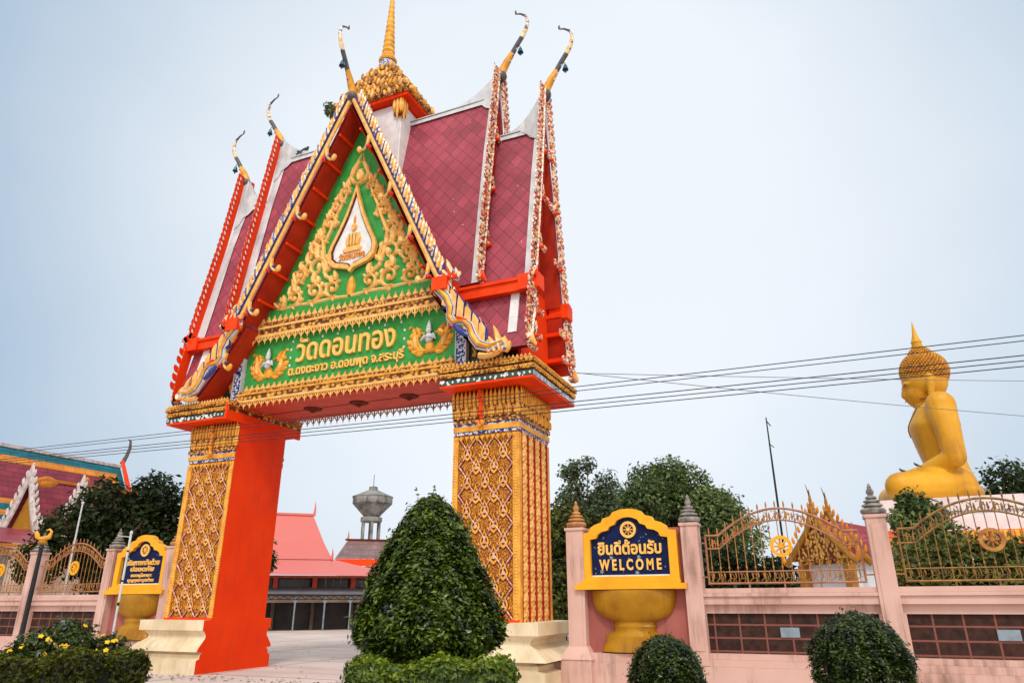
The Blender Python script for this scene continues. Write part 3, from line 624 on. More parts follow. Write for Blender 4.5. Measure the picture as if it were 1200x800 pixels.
# ---- bargeboards with flame teeth, hooks and tail finials
def barge(name, parent, fr, prof, wd, mats, tooth=.23, tl=.34, hooks=(), up=None):
    """prof: half outline from apex outward/down as (h, z); drawn for both halves of a gable"""
    bd, teeth, core, back = mats; out = []
    for s in (1, -1):
        q = M(); f = Fr(fr.o, fr.ux*s, fr.uy, fr.n)
        # resample
        P = [Vector(p) for p in prof]; L = [0]
        for a, b in zip(P, P[1:]): L.append(L[-1]+(b-a).length)
        def at(d):
            for i in range(len(P)-1):
                if d <= L[i+1] or i == len(P)-2: return P[i]+(P[i+1]-P[i])*((d-L[i])/(L[i+1]-L[i]))
        ns = int(L[-1]/.25)+2; pts = [tuple(at(L[-1]*i/(ns-1))) for i in range(ns)]
        def shift(pts, e):
            o = []
            for i, p in enumerate(pts):
                a = Vector(pts[max(i-1, 0)]); b = Vector(pts[min(i+1, len(pts)-1)]); d = (b-a).normalized(); o.append((p[0]-d.y*e, p[1]+d.x*e))
            return o
        q.ribbon(f, shift(pts, wd*.24), [wd*.48]*ns, .07, bd, back); q.ribbon(f, shift(pts, wd*.54), [wd*.12]*ns, .09, core, back); q.ribbon(f, shift(pts, wd*.82), [wd*.34]*ns, .06, bd, back)
        nt_ = int(L[-1]/tooth)
        for i in range(1, nt_):
            d = L[-1]*i/nt_; p = at(d); dr = (at(min(d+.05, L[-1]))-at(max(d-.05, 0))).normalized(); nx, ny = -dr.y, dr.x
            x, y = p.x+nx*wd*.85, p.y+ny*wd*.85; a = math.atan2(ny, nx)
            e = .006+.005*(i % 4)
            if back == 'red' and up is not None and core == 'red':
                q.leaf(f, x-nx*.06, y-ny*.06, up, tl, tooth*.8, .3, .05, teeth, back, 5, h0=e); q.leaf(f, x-nx*.05, y-ny*.05-.02, up+.15, tl*.5, tooth*.30, .2, -.02, 'white', 'white', 3, h0=-.004)
            elif up is None: q.leaf(f, x, y, a+.55, tl, tooth*.85, .5, .05, teeth, back, 5, h0=e); q.leaf(f, x, y, a+.55, tl*.62, tooth*.38, .5, .03, core, back, 4, h0=.045+e)
            else:
                x -= nx*.05; y -= ny*.05; q.leaf(f, x, y-.08, up, tl*random.uniform(.9, 1.1), tooth*.62, .35, .06, teeth, back, 5, h0=e); q.leaf(f, x+.045, y-.1, up-.12, tl*.66, tooth*.36, .35, .05, core if i % 3 == 0 else 'gold', back, 4, h0=.02+e)
        for hk in hooks:
            p = at(L[-1]*hk); dr = (at(L[-1]*min(1, hk+.01))-at(L[-1]*(hk-.01))).normalized(); nx, ny = dr.y, -dr.x
            a = math.atan2(ny, nx)
            q.vine(f, p.x-nx*.02-dr.x*.35, p.y-ny*.02-dr.y*.35, math.atan2(dr.y, dr.x)-.55, .52, .2, -7, .13, .08, bd, 0); q.leaf(f, p.x+nx*.05, p.y+ny*.05, a-.5, .30, .13, -1.4, .06, core)
            n8 = 8; q.prism(f, [(p.x+nx*.10+math.cos(2*PI*k/n8)*.06, p.y+ny*.10+math.sin(2*PI*k/n8)*.06) for k in range(n8)][::s], 0, .12, 'red_bright', inset=.4)
        out.append(q.build(name, parent))
    return out
def tail_finial(fr, x, y, sz, mt, core, parent, back='red', lean=0.):
    """upturned flame cluster at the foot of a bargeboard"""
    q = M()
    q.vine(fr, x-.45*sz, y+.02*sz, -.25, .8*sz, 1.0, 3.2, .20*sz, .12, mt, 0)
    for k, (dx, a, L) in enumerate(((-.10, 2.0, .45), (.05, 1.85, .62), (.20, 1.7, .9), (.30, 1.4, .5), (.34, 1.0, .35))):
        q.leaf(fr, x+dx*sz, y+.02*sz, a+lean, L*sz, .19*sz, .35, .10, mt, back); q.leaf(fr, x+dx*sz, y+.04*sz, a+lean, L*.6*sz, .09*sz, .35, .06, core, back, h0=.08)
    return q.build('tail_finial', parent)
# front gable (and its twin at the back)
FG = [(0, 15.18), (1.5, 12.05), (3.05, 8.80)]
FL = [(2.98, 8.62), (3.6, 7.65), (4.35, 6.82)]
for yy, sgn, nm in ((-.68, 1, 'front'), (2.48, -1, 'rear')):
    fr = Fr((CX, yy, 0), (sgn, 0, 0), (0, 0, 1), (0, -sgn, 0))
    bb = barge('bargeboard', gate, fr, FG, .30, ('gold_pale', 'barge_mosaic', 'blue', 'red'), .19, .52, (.28, .55, .78, .97) if sgn == 1 else (), PI/2-.22)
    lb = barge('lower_bargeboard', gate, fr, FL, .26, ('gold', 'barge_mosaic', 'blue', 'red'), .22, .50, (.52,) if sgn == 1 else (), PI/2-.25)
    for i, s in enumerate((1, -1)):
        f = Fr(fr.o, fr.ux*s, fr.uy, fr.n)
        tail_finial(f, 3.33, 8.70, .75, 'barge_mosaic', 'red', bb[i]); tail_finial(f, 4.60, 6.72, .8, 'gold_pale', 'barge_mosaic', lb[i])
    # roof slabs with red underside and rafters
    ya, yb = (yy+.02, CYM-.2) if sgn == 1 else (CYM+.2, yy-.02)
    for s in (1, -1):
        q = M(); t = .10
        prf = [(CX+s*.0, 15.15), (CX+s*1.5, 12.03), (CX+s*3.05, 8.78)]
        for a, b_ in zip(prf, prf[1:]):
            q.add([(a[0], ya, a[1]), (b_[0], ya, b_[1]), (b_[0], yb, b_[1]), (a[0], yb, a[1])], [(0, 1, 2, 3) if s == 1 else (3, 2, 1, 0)], 'roof_tile_pink_turned')
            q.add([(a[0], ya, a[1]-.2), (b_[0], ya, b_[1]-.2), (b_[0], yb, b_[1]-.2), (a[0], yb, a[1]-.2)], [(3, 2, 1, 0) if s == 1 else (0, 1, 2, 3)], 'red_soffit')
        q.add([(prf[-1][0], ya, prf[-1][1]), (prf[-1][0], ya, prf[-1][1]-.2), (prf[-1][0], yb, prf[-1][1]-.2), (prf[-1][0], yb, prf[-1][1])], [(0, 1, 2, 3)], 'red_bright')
        rf = q.build('gable_roof', gate)
        if sgn == 1:
            for k in range(1, 8):
                q = M()
                tt = k/8; x = CX+s*3.05*tt*.97; z = 15.15-6.37*tt-.21
                d = Vector((s*3.05, 0, -6.37)).normalized(); n_ = Vector((-d.z*s, 0, d.x*s)); c = Vector((x, 0, z)); nn = Vector((d.z*s, 0, -d.x*s))
                a0 = c+d*.035; a1 = c-d*.035; v = [(a0.x, ya+.02, a0.z), (a1.x, ya+.02, a1.z), (a1.x, .02, a1.z), (a0.x, .02, a0.z)]
                v += [(p[0]+nn.x*.05, p[1], p[2]+nn.z*.05) for p in v]
                q.add(v, [(0, 1, 2, 3), (7, 6, 5, 4), (0, 4, 5, 1), (1, 5, 6, 2), (2, 6, 7, 3), (3, 7, 4, 0)], 'red')
                q.build('rafter', rf)
        # lower skirt roof under the front gable
        q = M(); prf = [(CX+s*2.85, 8.70), (CX+s*3.6, 7.62), (CX+s*4.30, 6.80)]
        for a, b_ in zip(prf, prf[1:]):
            q.add([(a[0], ya, a[1]), (b_[0], ya, b_[1]), (b_[0], yb, b_[1]), (a[0], yb, a[1])], [(0, 1, 2, 3) if s == 1 else (3, 2, 1, 0)], 'roof_tile_pink_turned')
            q.add([(a[0], ya, a[1]-.12), (b_[0], ya, b_[1]-.12), (b_[0], yb, b_[1]-.12), (a[0], yb, a[1]-.12)], [(3, 2, 1, 0) if s == 1 else (0, 1, 2, 3)], 'red_soffit')
        q.build('skirt_roof', gate)
        q = M(); bx = CX+s*3.22
        q.box(bx-.20, bx+.20, yy-.18*sgn if sgn == 1 else yy-.2, (yy+.5) if sgn == 1 else yy+.18, 8.50, 8.83, 'red_bright'); q.build('eave_block', gate)

# ---- side roofs: two tiers to each side, ridge along x
def side_roof(s, x_end, prof, ridge_z, inner, swoop, bargemats, bz, teeth):
    """s side (+1 right); prof [(y offset from ridge, z)] front slope; inner(z) = x where this roof meets the front gable or upper tier"""
    q = M(); rows = []
    for i in range(len(prof)-1):
        (a, za), (b_, zb) = prof[i], prof[i+1]
        for side in (-1, 1):
            ya, yb = CYM+side*a, CYM+side*b_
            v = [(inner(za), ya, za), (x_end, ya, za), (x_end, yb, zb), (inner(zb), yb, zb)]
            flip = (s > 0) == (side > 0)
            q.add(v, [(3, 2, 1, 0) if not flip else (0, 1, 2, 3)], 'roof_tile_pink')
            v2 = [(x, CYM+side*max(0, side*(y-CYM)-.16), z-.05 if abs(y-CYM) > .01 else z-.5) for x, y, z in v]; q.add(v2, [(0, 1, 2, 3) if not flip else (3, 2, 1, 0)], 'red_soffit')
    rf = q.build('tiled_roof', gate)
    # white border along the gable edge, and ridge that sweeps up to the peak
    q = M(); e = .015
    for i in range(len(prof)-1):
        (a, za), (b_, zb) = prof[i], prof[i+1]
        for side in (-1, 1):
            d = Vector((b_-a, zb-za)).normalized(); ny, nz_ = -d.y, d.x
            ya, yb = CYM+side*(a+ny*e*2), CYM+side*(b_+ny*e*2)
            q.add([(x_end-s*.30, ya, za+nz_*e), (x_end, ya, za+nz_*e), (x_end, yb, zb+nz_*e), (x_end-s*.30, yb, zb+nz_*e)], [(0, 1, 2, 3)], 'white_weathered')
    q.build('white_verge', rf)
    q = M(); fr = Fr((0, CYM, 0), (1, 0, 0), (0, 0, 1), (0, -1, 0)); xi = inner(ridge_z)
    Ls = swoop; top = [(xi, ridge_z+.10)]; n = 12
    for k in range(n+1):
        t = k/n; x = x_end-s*Ls*(1-t); top.append((x, ridge_z+.10+(bz-ridge_z-.02)*t**2.0))
    bot = [(x_end, ridge_z-.85), (x_end-s*.18, ridge_z-.62), (x_end-s*.22, ridge_z-.40), (x_end-s*.42, ridge_z-.28), (x_end-s*.55, ridge_z-.12), (xi, ridge_z-.10)]
    for side in (-1, 1):
        vs = []; m_ = 0
        # wedge-shaped ridge capping that follows the slope
        sl_ = (prof[1][0]-prof[0][0])/(prof[0][1]-prof[1][1])
        P = top+bot; yy = lambda z: CYM+side*(.035+max(0, (ridge_z-z))*sl_+.02)
        q.add([(x, yy(z), z) for x, z in P], [tuple(range(len(P))) if (side < 0) == (s > 0) else tuple(range(len(P)-1, -1, -1))], 'white_weathered')
    q.add([(x, CYM-.055, z) for x, z in top]+[(x, CYM+.055, z) for x, z in top], [(i, i+1, len(top)+i+1, len(top)+i) for i in range(len(top)-1)], 'white_weathered')
    q.build('ridge_cover', rf)
    q = M(); q.box(min(xi, x_end-s*.30), max(xi, x_end-s*.30), CYM-.075, CYM+.075, ridge_z+.02, ridge_z+.055, 'grey_wire'); q.build('ridge_line', rf)
    # gable end wall, bargeboards
    q = M(); half = [(a*.93, z-.1) for a, z in prof]
    fr = SIDE(x_end-s*.45, s); poly = [(CYM-a, z) for a, z in half[::-1]]+[(CYM+a, z) for a, z in half[1:]]
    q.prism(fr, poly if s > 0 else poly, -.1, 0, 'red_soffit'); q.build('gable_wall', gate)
    fr = Fr((x_end, CYM, 0), (0, 1, 0), (0, 0, 1), (s, 0, 0)); bwid = .24 if s > 0 else .30
    bp = [(0.02, bz-.05)]+[(a+.03, z+.05) for a, z in prof[1:]]
    return barge('bargeboard', gate, fr, bp, bwid, bargemats, teeth, .30 if s > 0 else .26, (.35, .6, .85) if s > 0 else (), PI/2-.5 if s < 0 else None)
UP = [(0, 15.15), (.38, 13.15), (.68, 11.1), (.98, 8.88)]
LO = [(0, 13.70), (.36, 12.05), (.67, 10.2), (.93, 8.70)]
gx = lambda z: 3.05*(15.18-z)/6.38
MR = ('barge_mosaic_red', 'barge_mosaic_red', 'red', 'red'); 
for s in (1, -1):
    MRS = ('barge_mosaic_red', 'barge_mosaic_red', 'red' if s < 0 else 'barge_mosaic_red', 'red' if s < 0 else 'barge_mosaic_red'); MR = MRS
    xu, xl = CX+s*4.0, CX+s*5.38
    a = side_roof(s, xu, UP, 15.15, lambda z, s=s: CX+s*max(0.2, gx(z)-.08), 1.55, MRS, 16.08, .20)
    b = side_roof(s, xl, LO, 13.70, lambda z, s=s: xu-s*.06, 1.2, MRS, 14.98, .20)
    fu = Fr((xu, CYM, 0), (0, 1, 0), (0, 0, 1), (s, 0, 0)); fl = Fr((xl, CYM, 0), (0, 1, 0), (0, 0, 1), (s, 0, 0))
    for i, sd in enumerate((1, -1)):
        tail_finial(Fr(fu.o, fu.ux*sd, fu.uy, fu.n), 1.12, 8.80, .5, 'barge_mosaic_red', 'red', a[i]); tail_finial(Fr(fl.o, fl.ux*sd, fl.uy, fl.n), 1.12, 8.62, .5, 'barge_mosaic_red', 'red', b[i])
    # eave beam, skirt roof and lower bargeboards of the side gable
    for side in (-1, 1):
        q = M(); ya, yb = sorted((CYM+side*.94, CYM+side*1.14)); xa, xb = sorted((CX+s*3.45, xl+s*.14))
        q.box(xa, xb, ya, yb, 8.40, 8.64, 'red_bright'); q.box(xa, xb, ya-.05, yb+.05, 8.642, 8.72, 'red_bright'); q.build('eave_beam', gate)
        q = M(); sk = [(.92, 8.42), (1.06, 7.75), (1.28, 6.95)]
        for (a0, z0), (a1, z1) in zip(sk, sk[1:]):
            fx = lambda z: CX+s*(3.08+(8.62-z)*.74); v = [(fx(z0), CYM+side*a0, z0), (xl, CYM+side*a0, z0), (xl, CYM+side*a1, z1), (fx(z1), CYM+side*a1, z1)]
            q.add(v, [(0, 1, 2, 3)], 'roof_tile_pink'); q.add([(x, y-side*.1, z-.03) for x, y, z in v], [(3, 2, 1, 0)], 'red_soffit')
        sr = q.build('skirt_roof', gate)
        q = M(); xp = CX+s*4.86
        for (a0, z0), (a1, z1) in zip(sk[:2], sk[1:]):
            z1 = max(z1, 7.35); a1 = .92+(8.42-z1)*.215
            ys = sorted((CYM+side*(a0+.02), CYM+side*(a0+.08)))
            v = [(xp-.11, CYM+side*(a0+.05), z0), (xp+.11, CYM+side*(a0+.05), z0), (xp+.11, CYM+side*(a1+.05), z1), (xp-.11, CYM+side*(a1+.05), z1)]
            v += [(x, y-side*.06, z) for x, y, z in v]
            q.add(v, [(0, 1, 2, 3), (7, 6, 5, 4), (0, 4, 5, 1), (1, 5, 6, 2), (2, 6, 7, 3), (3, 7, 4, 0)], 'white')
        q.build('white_hip_strip', sr)
    lb = barge('lower_bargeboard', gate, fl, [(.98, 8.45), (1.08, 7.75), (1.32 if s > 0 else 1.14, 6.92)], .30, MR, .17 if s > 0 else .22, .40 if s > 0 else .26, (.4, .8) if s > 0 else ())
    for i, sd in enumerate((1, -1)):
        tail_finial(Fr(fl.o, fl.ux*sd, fl.uy, fl.n), 1.42 if s > 0 else 1.22, 6.85, .55 if s > 0 else .34, 'barge_mosaic_red', 'gold_pale', lb[i])
        q = M(); q.box(min(xl-s*.35, xl+s*.16), max(xl-s*.35, xl+s*.16), *sorted((CYM+sd*.84, CYM+sd*1.22)), 8.38, 8.76, 'red_bright'); q.build('eave_block', gate)
    q = M(); q.box(min(xl-s*.5, xl-s*.42), max(xl-s*.5, xl-s*.42), CYM-.88, CYM+.88, 6.62, 8.9, 'red'); 
    for zz in (7.2, 7.9, 8.4): q.box(min(xl-s*.42, xl-s*.02), max(xl-s*.42, xl-s*.02), CYM+.80, CYM+1.04, zz, zz+.10, 'red')
    q.build('gable_wall', gate)
# ---- chofa: horn finials with hanging bells
def chofa(fr, sc_=1.0, dark=False):
    q = M(); P = [(0, -.12), (.06, .12), (.20, .38), (.36, .62), (.50, .86), (.66, 1.10), (.80, 1.36), (.86, 1.62), (.80, 1.88), (.62, 2.03), (.50, 2.06)]
    rad = [.10, .12, .105, .075, .07, .07, .062, .05, .038, .026, .016]
    # colour bands
    for a, b_, k in ((0, 3, 'gold'), (3, 5, 'chofa_dark'), (5, 8, 'barge_mosaic'), (8, 11, 'chofa_dark')):
        q.tube([fr(x*sc_, y*sc_) for x, y in P[a:b_+(1 if b_ < 11 else 0)]], [r*sc_ for r in rad[a:b_+(1 if b_ < 11 else 0)]], k, 8)
    q.ball(tuple(fr(.02, -.10)), (.16, .16, .18), 'chofa_dark'); 
    for k in range(4): q.leaf(fr, (.20+.1*k)*sc_, (.30+.2*k)*sc_, .3, .16, .08, .5, .04, 'blue_mosaic')
    tip = P[-1]; q.leaf(fr, tip[0]*sc_, tip[1]*sc_-.01, 1.9, .18, .07, -.6, .03, 'chofa_dark')
    o = smooth_angle(q.build('chofa', gate), 50)
    q = M(); p = fr(.62*sc_, .78*sc_); q.tube([fr(.42*sc_, .78*sc_), fr(.56*sc_, .84*sc_), p], .012, 'bell', 5); q.lathe([(.015, -.02), (.05, -.08), (.075, -.18), (.09, -.22), (.0, -.22)], tuple(p), 'bell', 10); q.leaf(Fr(p, (1, 0, 0), (0, 0, 1), (0, -1, 0)), 0, -.2, -PI/2, .14, .10, 0, .01, 'bell', n=4)
    q.build('bell', o)
for s in (1, -1):
    chofa(Fr((CX+s*4.03, CYM, 16.0), (s, 0, 0), (0, 0, 1), (0, -1, 0))); chofa(Fr((CX+s*5.38, CYM, 14.88), (s, 0, 0), (0, 0, 1), (0, -1, 0)))
chofa(Fr((CX, -.66, 15.42), (0, -1, 0), (0, 0, 1), (-1, 0, 0)), .98); chofa(Fr((CX, 2.46, 15.42), (0, 1, 0), (0, 0, 1), (-1, 0, 0)), .98)
# ---- spire
q = M(); q.box(CX-1.04, CX+1.04, CYM-.55, CYM+.55, 12.4, 15.55, 'white'); q.box(CX-1.0, CX-.55, CYM-.60, CYM+.60, 12.4, 15.3, 'white'); q.box(CX+.55, CX+1.0, CYM-.60, CYM+.60, 12.4, 15.3, 'white'); sp = q.build('spire_tower', gate)
q = M()
for ax in (-1, 1):
    for ay in (-1, 1):
        fr = Fr((CX+ax*1.05, CYM+ay*.60, 0), (1, 0, 0), (0, 0, 1), (0, -1, 0))
        q.box(CX+ax*.98-.13, CX+ax*.98+.13, CYM+ay*.56-.13, CYM+ay*.56+.13, 15.05, 15.6, 'gold_carved')
        for f_, k in ((Fr((CX+ax*.98, CYM+ay*.56-.14, 0), (1, 0, 0), (0, 0, 1), (0, -1, 0)), 1), (Fr((CX+ax*.98+.14, CYM+ay*.56, 0), (0, 1, 0), (0, 0, 1), (1, 0, 0)), 1)):
            for dx in (-.11, 0, .11): q.leaf(f_, dx, 15.60, -PI/2, .75 if dx == 0 else .5, .12, 0, .05, 'gold'); q.leaf(f_, dx, 15.25, PI/2, .4, .1, 0, .06, 'gold_pale')
q.build('corner_capital', sp)
q = M(); q.box(CX-1.36, CX+1.36, CYM-.78, CYM+.78, 15.6, 15.72, 'red'); q.build('spire_eave', sp)
q = M(); lv = 8
for i in range(lv):
    t = i/lv; hx = 1.40*(1-t)**1.0+.26*t; hy = .82*(1-t)+.24*t; z = 15.722+t*1.75
    q.box(CX-hx, CX+hx, CYM-hy, CYM+hy, z, z+.215, 'gold_carved_fine')
    for fr, h_ in ((FRONT(CYM-hy), hx), (SIDE(CX+hx, 1), hy), (SIDE(CX-hx, -1), hy)):
        cc = CX if h_ == hx and fr.ux.x == 1 else CYM; nn = max(3, round(2*h_/.16))
        for k in range(nn+1): q.leaf(fr, cc-h_+2*h_*k/nn, z+random.uniform(-.02, .05), PI/2+random.uniform(-.4, .4), random.uniform(.17, .30), .125, random.uniform(-.6, .6), .09, random.choice(('gold_pale', 'gold', 'gold_dark', 'gold_carved_fine')), n=4, h0=random.uniform(0, .06))
q.build('flame_tiers', sp)
q = M(); q.lathe([(.36, 0), (.30, .22), (.23, .45)], (CX, CYM, 17.45), 'blue_mosaic', 12); q.build('mosaic_collar', sp)
q = M(); pr = [(.27, 0), (.30, .06), (.26, .14)]
for i in range(16):
    r = .25*(1-i/17)**1.1+.02; z = .14+i*.21; r *= .82; pr += [(r*.82, z), (r, z+.07), (r*.93, z+.16)]
pr += [(.035, 3.6), (.05, 3.8), (.012, 4.6)]; q.lathe(pr, (CX, CYM, 17.9), 'gold', 16); smooth_angle(q.build('spire_cone', sp), 35)
# naga head curling at each front corner
for s in (1, -1):
    q = M(); f = Fr((CX, -.74, 0), (s, 0, 0), (0, 0, 1), (0, -1, 0))
    wave = [(3.12, 8.58), (3.40, 8.28), (3.52, 8.0), (3.50, 7.78), (3.60, 7.62), (3.85, 7.62), (4.02, 7.45), (4.10, 7.2), (4.25, 6.98), (4.5, 6.88), (4.85, 6.98)]
    q.ribbon(f, wave, [.24, .25, .25, .23, .22, .22, .24, .26, .26, .22, .12], .10, 'white_weathered'); q.ribbon(f, wave, [.20, .21, .21, .19, .18, .18, .20, .22, .22, .18, .08], .10, 'blue', h0=.008); q.ribbon(f, wave, [.14, .15, .15, .14, .13, .13, .14, .16, .16, .13, .06], .10, 'gold', h0=.02)
    for i, t in enumerate((.05, .22, .39, .56, .73, .88)):
        x = 3.30+1.15*t; z = 8.62-1.45*t; hgt = .50-.1*t
        q.prism(f, [(x-.10, z-hgt), (x+.10, z-hgt-.1), (x+.13, z+.02), (x+.02, z+.20), (x-.06, z+.18)][::s], -.02, .05, 'gold_pale', 'blue', inset=.15); 
    q.leaf(f, 3.62, 7.55, -.9, .6, .16, .6, .06, 'blue', h0=.03); q.leaf(f, 3.70, 7.72, -.6, .3, .10, .6, .08, 'red_bright', h0=.05)
    q.build('naga_body', gate)

# ================================================================== BOUNDARY WALLS
def flourish_wheel(m, fr, x, z, r, mt, hub=None, spokes=8, h=.03):
    n = 20; ring = lambda k: [(x+math.cos(2*PI*i/n)*r*k, z+math.sin(2*PI*i/n)*r*k) for i in range(n)]
    m.frame(fr, ring(1), ring(.68), 0, h, mt); m.prism(fr, ring(.26), 0, h*1.2, mt, inset=.3)
    for i in range(spokes):
        a = 2*PI*i/spokes; m.leaf(fr, x+math.cos(a)*r*.2, z+math.sin(a)*r*.2, a, r*.56, r*.2, 0, h*.9, mt, n=4)
def finial(c, mt, parent, sc_=1.):
    q = M(); pr = [(.15, 0), (.21, .03), (.225, .08), (.20, .12), (.14, .135), (.135, .15), (.185, .165), (.175, .20), (.115, .22), (.11, .235), (.145, .25), (.135, .28), (.085, .295), (.08, .31), (.105, .325), (.09, .355), (.05, .37), (.048, .395), (.066, .42), (.068, .46), (.045, .51), (.03, .53), (.038, .55), (.03, .575), (.008, .62)]
    q.lathe([(r*sc_, z*sc_*.93) for r, z in pr], c, mt, 12); return smooth_angle(q.build('finial', parent), 35)
WY = .9
def wall(s):
    X = lambda d: CX+s*d
    lab = 'low pink boundary wall with posts right of the gate, beside the big buddha' if s > 0 else 'low pink boundary wall with posts left of the gate, behind the dark hedge'
    wl = thing('boundary_wall', lab, 'wall', (X(10.5), WY, 0))
    def bx(m, d0, d1, y0, y1, z0, z1, mt): a, b_ = sorted((X(d0), X(d1))); m.box(a, b_, y0, y1, z0, z1, mt)
    q = M()
    bx(q, 5.35, 15.4, WY-.22, WY+.25, 0, .44, 'wall_pink'); bx(q, 8.1, 15.4, WY-.16, WY+.2, .442, .56, 'wall_pink')
    bx(q, 8.1, 15.4, WY-.11, WY+.18, .562, .66, 'wall_pink'); q.build('wall_base', wl)
    q = M(); bx(q, 8.1, 15.4, WY+.04, WY+.16, .662, 1.40, 'stone_panel'); q.build('stone_panel', wl)
    q = M(); bx(q, 8.1, 15.4, WY-.02, WY+.17, 1.36, 1.52, 'wall_pink'); bx(q, 8.1, 15.4, WY-.13, WY+.25, 1.522, 1.66, 'wall_pink'); bx(q, 8.1, 15.4, WY-.17, WY+.28, 1.662, 1.72, 'wall_pink'); bx(q, 8.1, 15.4, WY-.13, WY+.24, 1.722, 1.81, 'wall_pink'); q.build('coping', wl)
    for a in (8.36, 11.42, 11.78, 14.84): 
        q = M(); bx(q, a, a+.07, WY-.06, WY+.04, .662, 1.36, 'wall_pink'); q.build('panel_jamb', wl)
    # niche behind the sign
    q = M(); bx(q, 5.9, 8.15, WY+.02, WY+.2, .44, 3.0, 'niche_rose'); q.build('niche_panel', wl)
    q = M(); bx(q, 5.9, 8.1, WY-.18, WY+.02, .44, .62, 'wall_pink'); q.build('niche_sill', wl)
    for i, d in enumerate((5.85, 8.26, 11.63, 15.05)):
        q = M(); hw = .185 if i == 0 else .165; x = X(d)
        q.box(x-hw, x+hw, WY-.19, WY+.19, .45, 3.0, 'wall_pink')
        q.box(x-hw-.025, x+hw+.025, WY-.215, WY+.215, 3.002, 3.06, 'wall_pink')
        q.box(x-hw+.06, x+hw-.06, WY-.205, WY-.15, .7, 2.9, 'wall_pink')
        if i == 0:
            q.box(x-.32, x+.32, WY-.34, WY+.3, 0, .50, 'wall_pink')
            q.add([(x-.34, WY-.36, .50), (x+.34, WY-.36, .50), (x+.34, WY+.32, .50), (x-.34, WY+.32, .50), (x-.2, WY-.2, .74), (x+.2, WY-.2, .74), (x+.2, WY+.2, .74), (x-.2, WY+.2, .74)], [(0, 1, 5, 4), (1, 2, 6, 5), (2, 3, 7, 6), (3, 0, 4, 7), (4, 5, 6, 7), (3, 2, 1, 0)], 'wall_pink')
        ps = q.build('post', wl); 
        finial((x, WY, 3.062), 'finial_ochre' if i == 0 else 'finial_stone', ps)
    for d in (9.90, 13.31):
        q = M(); x = X(d); q.box(x-.165, x+.165, WY+.018, WY+.039, .95, 1.12, 'plaque'); q.build('plaque', wl)
    return wl
def iron_panel(s, d0, d1, olive, label):
    X = lambda d: CX+s*d
    x0, x1 = sorted((X(d0), X(d1))); xc = (x0+x1)/2; th = thing('iron_fence', label, 'fence', (xc, WY, 1.81), 'scrolled iron fence panels on the pink walls')
    fr = FRONT(WY); G = 'iron_olive' if olive else 'iron_gold'; Rl = 'iron_olive' if olive else 'iron_rail'
    half = (x1-x0)/2
    def arch(base, rise):
        o = [(x0, base), (x0+.26, base)]
        for k in range(1, 24):
            t = k/24; x = x0+.26+(2*half-.52)*t; u = abs(2*t-1); o.append((x, base+rise*(1-u**1.9) if u < 1 else base))
        return o+[(x1-.26, base), (x1, base)]
    def az(x, base, rise):
        u = abs((x-xc)/(half-.26)); return base if u >= 1 else base+rise*(1-u**1.9)
    tb = lambda m, pts, r, mt, n=6: m.tube([fr(*p) for p in pts], r, mt, n)
    q = M(); tb(q, [(x0, 1.90), (x1, 1.90)], .022, Rl); tb(q, [(x0, 2.11), (x1, 2.11)], .014, Rl); tb(q, arch(2.80, .47), .024, Rl); tb(q, arch(2.55, .50), .018, Rl)
    for x in (x0, x1): tb(q, [(x, 1.88), (x, 2.80)], .022, Rl)
    for x in (x0+.75, xc, x1-.75): tb(q, [(x, 1.78), (x, 1.90)], .018, Rl)
    for x, z in ((x0, 2.02), (x0, 2.66), (x1, 2.02), (x1, 2.66)): tb(q, [(x, z), (x+(-.3 if x == x0 else .3), z)], .015, Rl)
    q.build('rail', th)
    nb_ = 17
    for i in range(nb_):
        x = x0+(x1-x0)*(i+.5)/nb_; q = M(); zt = az(x, 2.80, .47)
        tb(q, [(x, 1.92), (x, zt+.06)], .009, G, 5); q.leaf(fr, x, zt+.03, PI/2, .13, .035, 0, .012, G, n=3); q.lathe([(.008, 0), (.02, .03), (.008, .07)], (x, WY, 2.15), G, 6)
        q.build('bar', th)
    q = M(); ff = FRONT(WY-.004)
    for i in range(26):
        x = x0+.04+(x1-x0-.08)*(i+.5)/26; q.vine(ff, x-.045, 1.93, 1.0, .20, -7 if i % 2 else 7, -18 if i % 2 else 18, .016, .012, G, 0); q.leaf(ff, x, 2.09, -1.2, .12, .03, -1, .012, G, n=3)
        x = x0+.05+(x1-x0-.1)*(i+.5)/26; zb = az(x, 2.55, .50); zt = az(x, 2.80, .47)
        q.vine(ff, x-.03, zb+.01, 1.2, .24, 6 if i % 2 else -6, 14 if i % 2 else -14, .02, .012, G, 2, 1, .9)
        q.leaf(ff, x+.03, zb+.02, 1.57, (zt-zb)*.7, .04, 0, .012, G, n=3)
    q.build('scroll_band', th)
    q = M(); flourish_wheel(q, FRONT(WY-.02), xc+.02, 2.56, .20, 'sign_yellow' if not olive else 'iron_gold', h=.03); q.build('wheel_emblem', th)
